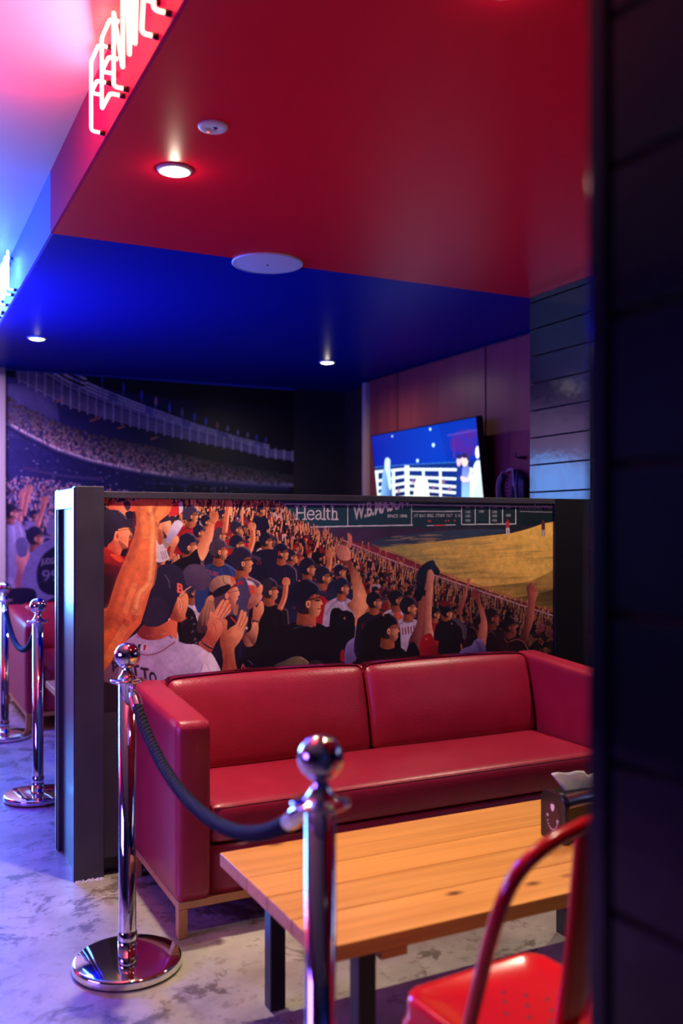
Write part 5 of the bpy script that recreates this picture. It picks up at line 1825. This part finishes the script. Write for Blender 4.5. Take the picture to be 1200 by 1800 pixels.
# under the roof: dark, small signs; then the crowd band and its ledge
def ledge(x):
    pts = [(0, 738), (40, 762), (100, 792), (160, 812), (240, 830), (330, 843), (420, 850), (520, 856)]
    for (a, b), (c, d) in zip(pts[:-1], pts[1:]):
        if a <= x <= c:
            return b + (d - b) * (x - a) / (c - a)
    return 856
for (x, y) in ((158, 740), (164, 738), (207, 753), (265, 772), (98, 707)):
    sm_.line([(x, y), (x + 12, y - 4)], 2.2, (206, 120, 90))
for k in range(4300):
    x = rnd.uniform(6, 520)
    d = rnd.random()
    hgt = 48 if x < 260 else 48 - (x - 260) * 0.12
    y = ledge(x) - 2 - d * hgt
    fade = (0.35 + 0.65 * (1 - d)) * (1.0 if x < 300 else max(0.3, 1 - (x - 300) / 330)) * min(1, 0.45 + x / 150)
    c = rnd.choice([(226, 196, 214), (206, 150, 150), (236, 214, 230), (120, 110, 170), (40, 40, 90), (170, 110, 120)])
    sm_.ell(x, y, rnd.uniform(0.9, 1.8), rnd.uniform(1.2, 2.5), tuple(int(v * fade + 26 * (1 - fade)) for v in c), n=7)
for k in range(220):
    x = rnd.uniform(20, 520)
    y = ledge(x) - 3
    sm_.ell(x, y, 1.4, 3.2, (236, 216, 230) if x < 300 else (130, 120, 160), n=7)
sm_.line([(x, ledge(x)) for x in range(2, 520, 14)], 3.0, (96, 92, 150))
sm_.line([(x, ledge(x) + 5) for x in range(2, 520, 14)], 6.0, (34, 34, 92))
for k in range(240):
    x = rnd.uniform(8, 500)
    y = ledge(x) + 8 + rnd.random() * 60
    sm_.ell(x, y, rnd.uniform(0.8, 2.4), 1.1, (150, 150, 206) if rnd.random() < 0.4 else (70, 70, 130), n=7, alpha=0.8)
sm_.line([(40, 822), (110, 836), (180, 842)], 5, (70, 60, 120), curve=True)
sm_.text('All Time Home Run Champion', 255, 851, 6, (70, 80, 150), w=80, slant=0.06)
# near crowd
for k in range(3000):
    x = rnd.uniform(4, 240)
    y = 838 + rnd.random() * 130
    if y < 832 + x * 0.14:
        continue
    f = (y - 832) / 100
    s_ = 1.3 + 1.5 * f
    c = rnd.choice([(176, 150, 190), (206, 140, 140), (60, 56, 120), (40, 40, 100), (120, 110, 170), (30, 30, 80), (196, 170, 200)])
    sm_.ell(x, y, s_, s_ * rnd.uniform(1.0, 1.9), c, n=8)
PSK, PSL = (176, 100, 120), (226, 150, 140)
for (x, y) in ((60, 905), (70, 930), (22, 980), (90, 930), (100, 900), (44, 940), (84, 955)):
    fan(sm_, x, y, 13, (26, 26, 74), (120, 110, 170), PSK, PSL, body=3)
arm(sm_, [(35, 915), (38, 885), (40, 868)], 9, 8, PSK, PSL)
arm(sm_, [(42, 905), (47, 880), (52, 860)], 9, 8, PSK, PSL)
arm(sm_, [(66, 925), (72, 905), (80, 880)], 9, 8, PSK, PSL)
sm_.poly([(4, 1060), (6, 930), (18, 918), (32, 930), (36, 990), (30, 1060)], (150, 140, 200), (106, 96, 160), ((10, 950), (30, 1040)))
fan(sm_, 20, 901, 22, (20, 20, 60), (150, 140, 200), PSK, PSL, body=2.4)
fan(sm_, 62, 945, 28, (24, 24, 66), (136, 126, 184), PSK, PSL, body=4.2)
sm_.poly([(40, 1060), (44, 990), (60, 968), (84, 950), (100, 960), (110, 1060)], (112, 104, 172))
sm_.poly([(64, 1010), (70, 985), (84, 968), (110, 962), (120, 1040), (90, 1046), (70, 1036)], (20, 18, 58))
sm_.text('JUDGE', 72, 992, 10, (150, 140, 190), w=28, slant=-0.06)
sm_.text('99', 74, 1022, 20, (110, 100, 160), w=30, slant=-0.04)
sm_.poly([(24, 1030), (30, 1004), (28, 980), (32, 966), (46, 962), (52, 976), (46, 992), (40, 1010), (34, 1040)], (150, 84, 120), (226, 150, 150), ((28, 1000), (46, 990)))
sm_.poly([(28, 950), (44, 946), (48, 974), (32, 978)], (96, 90, 150))
sm_.poly([(0, 1026), (16, 1014), (26, 1026), (24, 1048), (0, 1060)], (140, 130, 190))
sm_.poly([(0, 1130), (4, 1046), (24, 1034), (60, 1036), (70, 1060), (110, 1050), (110, 1130)], (14, 14, 58))
stm = thing('stadium_mural', 'dark blue printed mural of a packed night stadium on the back wall', 'mural', (SXA, YB - 0.006, SZA))
ps = sm_.build('print', M['print'], None, offset=(SXA, YB - 0.006, SZA), gain=1.0, grain=0.04, seed=5, tone=0.08)
ps.parent = stm
obj('top_strip', box(-0.003, SXB - SXA + 0.012, -0.010, 0.004, SZB - SZA, SZB - SZA + 0.012), M['blue_soffit'], stm)

# ---------------------------------------------------------------- picture on the screen: people on a deck with a white railing at night
tu = Vector((0, -1, 0))
tvv = Vector((-math.sin(tilt), 0, math.cos(tilt)))
t0 = Vector((3.45 + math.sin(tilt) * TVH, 5.735, 2.036 - TVH * math.cos(tilt)))
to = t0 + Vector((0, TVW / 2 - 0.008, 0)) + tvv * 0.012
tp = Print(to, tu, tvv, TVW - 0.016, TVH - 0.021, 300, 172)
tp.A[:] = srgb(8, 40, 150)
tp.frame(640, 720, 5.4545)
tp.poly([(0, 150), (1200, 0), (1200, 700), (0, 900)], (1, 24, 150), (2, 52, 176), ((80, 400), (640, 250)), smooth=False)
tp.poly([(700, 80), (1200, 0), (1200, 600), (800, 520)], (2, 34, 150), alpha=0.4, smooth=False)
for (x, y, w, h) in ((960, 300, 120, 110), (1020, 230, 70, 40), (880, 330, 60, 80), (1000, 400, 90, 50)):
    tp.ell(x, y, w, h, (90, 20, 120), alpha=0.35)
tp.line([(800, 250), (1080, 195)], 14, (90, 70, 170), alpha=0.7)
tp.line([(860, 300), (860, 460)], 14, (110, 30, 110), alpha=0.5)
tp.poly([(60, 560), (380, 530), (900, 500), (1180, 480), (1200, 1100), (60, 1100)], (10, 40, 120), (8, 20, 80), ((300, 560), (300, 760)), smooth=False)
tp.line([(90, 555), (380, 530), (880, 505)], 8, (60, 130, 210), alpha=0.7)
for (x, y, r) in ((632, 188, 9), (662, 340, 13), (510, 490, 12), (268, 255, 6)):
    tp.ell(x, y, r, r * 1.4, (200, 250, 255))
RW = (226, 246, 255)
for ys in ((598, 572), (690, 640), (760, 706), (820, 770), (880, 836)):
    tp.line([(95, ys[0]), (390, ys[1])], 24, RW)
for ys in ((572, 576), (645, 665), (700, 742), (760, 800), (830, 860)):
    tp.line([(410, ys[0]), (900, ys[1]), (1140, ys[1] + 6)], 26, RW)
for (x, w_, a, b) in ((118, 30, 600, 1000), (280, 26, 580, 1000), (408, 44, 545, 1000), (566, 24, 570, 1000), (728, 24, 565, 1000), (1020, 22, 560, 1000)):
    tp.line([(x, a), (x + (4 if x < 400 else 6), b)], w_, RW)
for (x, y) in ((660, 750), (820, 760), (470, 690), (330, 780), (600, 780), (760, 690)):
    tp.ell(x, y, 16, 26, (150, 90, 140), alpha=0.7)
tp.poly([(160, 1000), (170, 660), (195, 560), (250, 560), (262, 700), (270, 1000)], (120, 170, 220), (60, 100, 170), ((180, 700), (260, 760)))
tp.poly([(196, 560), (200, 480), (225, 462), (248, 490), (246, 580), (262, 740), (240, 760), (215, 620)], (196, 226, 250))
tp.poly([(470, 1000), (490, 700), (540, 640), (580, 660), (610, 700), (620, 1000)], (244, 248, 246))
tp.poly([(880, 1000), (884, 600), (900, 540), (940, 540), (945, 700), (940, 1000)], (20, 50, 140))
tp.ell(906, 495, 22, 50, (210, 190, 220))
tp.ell(906, 450, 24, 24, (40, 30, 90))
tp.poly([(940, 1000), (935, 640), (950, 540), (1000, 540), (1015, 640), (1000, 1000)], (110, 120, 200), (140, 190, 240), ((970, 560), (970, 800)))
tp.poly([(925, 640), (990, 650), (1006, 590), (1012, 680), (940, 690)], (246, 206, 206))
tp.ell(962, 490, 34, 56, (246, 206, 196))
tp.ell(965, 440, 38, 26, (40, 30, 90))
tp.ell(994, 450, 14, 40, (60, 40, 100))
tp.poly([(1040, 1000), (1036, 640), (1060, 510), (1110, 490), (1150, 560), (1160, 1000)], (226, 240, 244), (196, 214, 226), ((1060, 600), (1130, 700)))
tp.ell(1085, 410, 22, 60, (240, 236, 236))
tp.frame()
pt = tp.build('display', M['screen'], None, offset=(3.45, 5.735, 2.036 - TVH * math.cos(math.radians(6.5))), grain=0.0, seed=9)
pt.parent = tv

dup(tv, (3.45, 1.25, tv.location.z), 0, 'second flat screen, on the nearer booth wall, hidden behind the near boarded column', None)
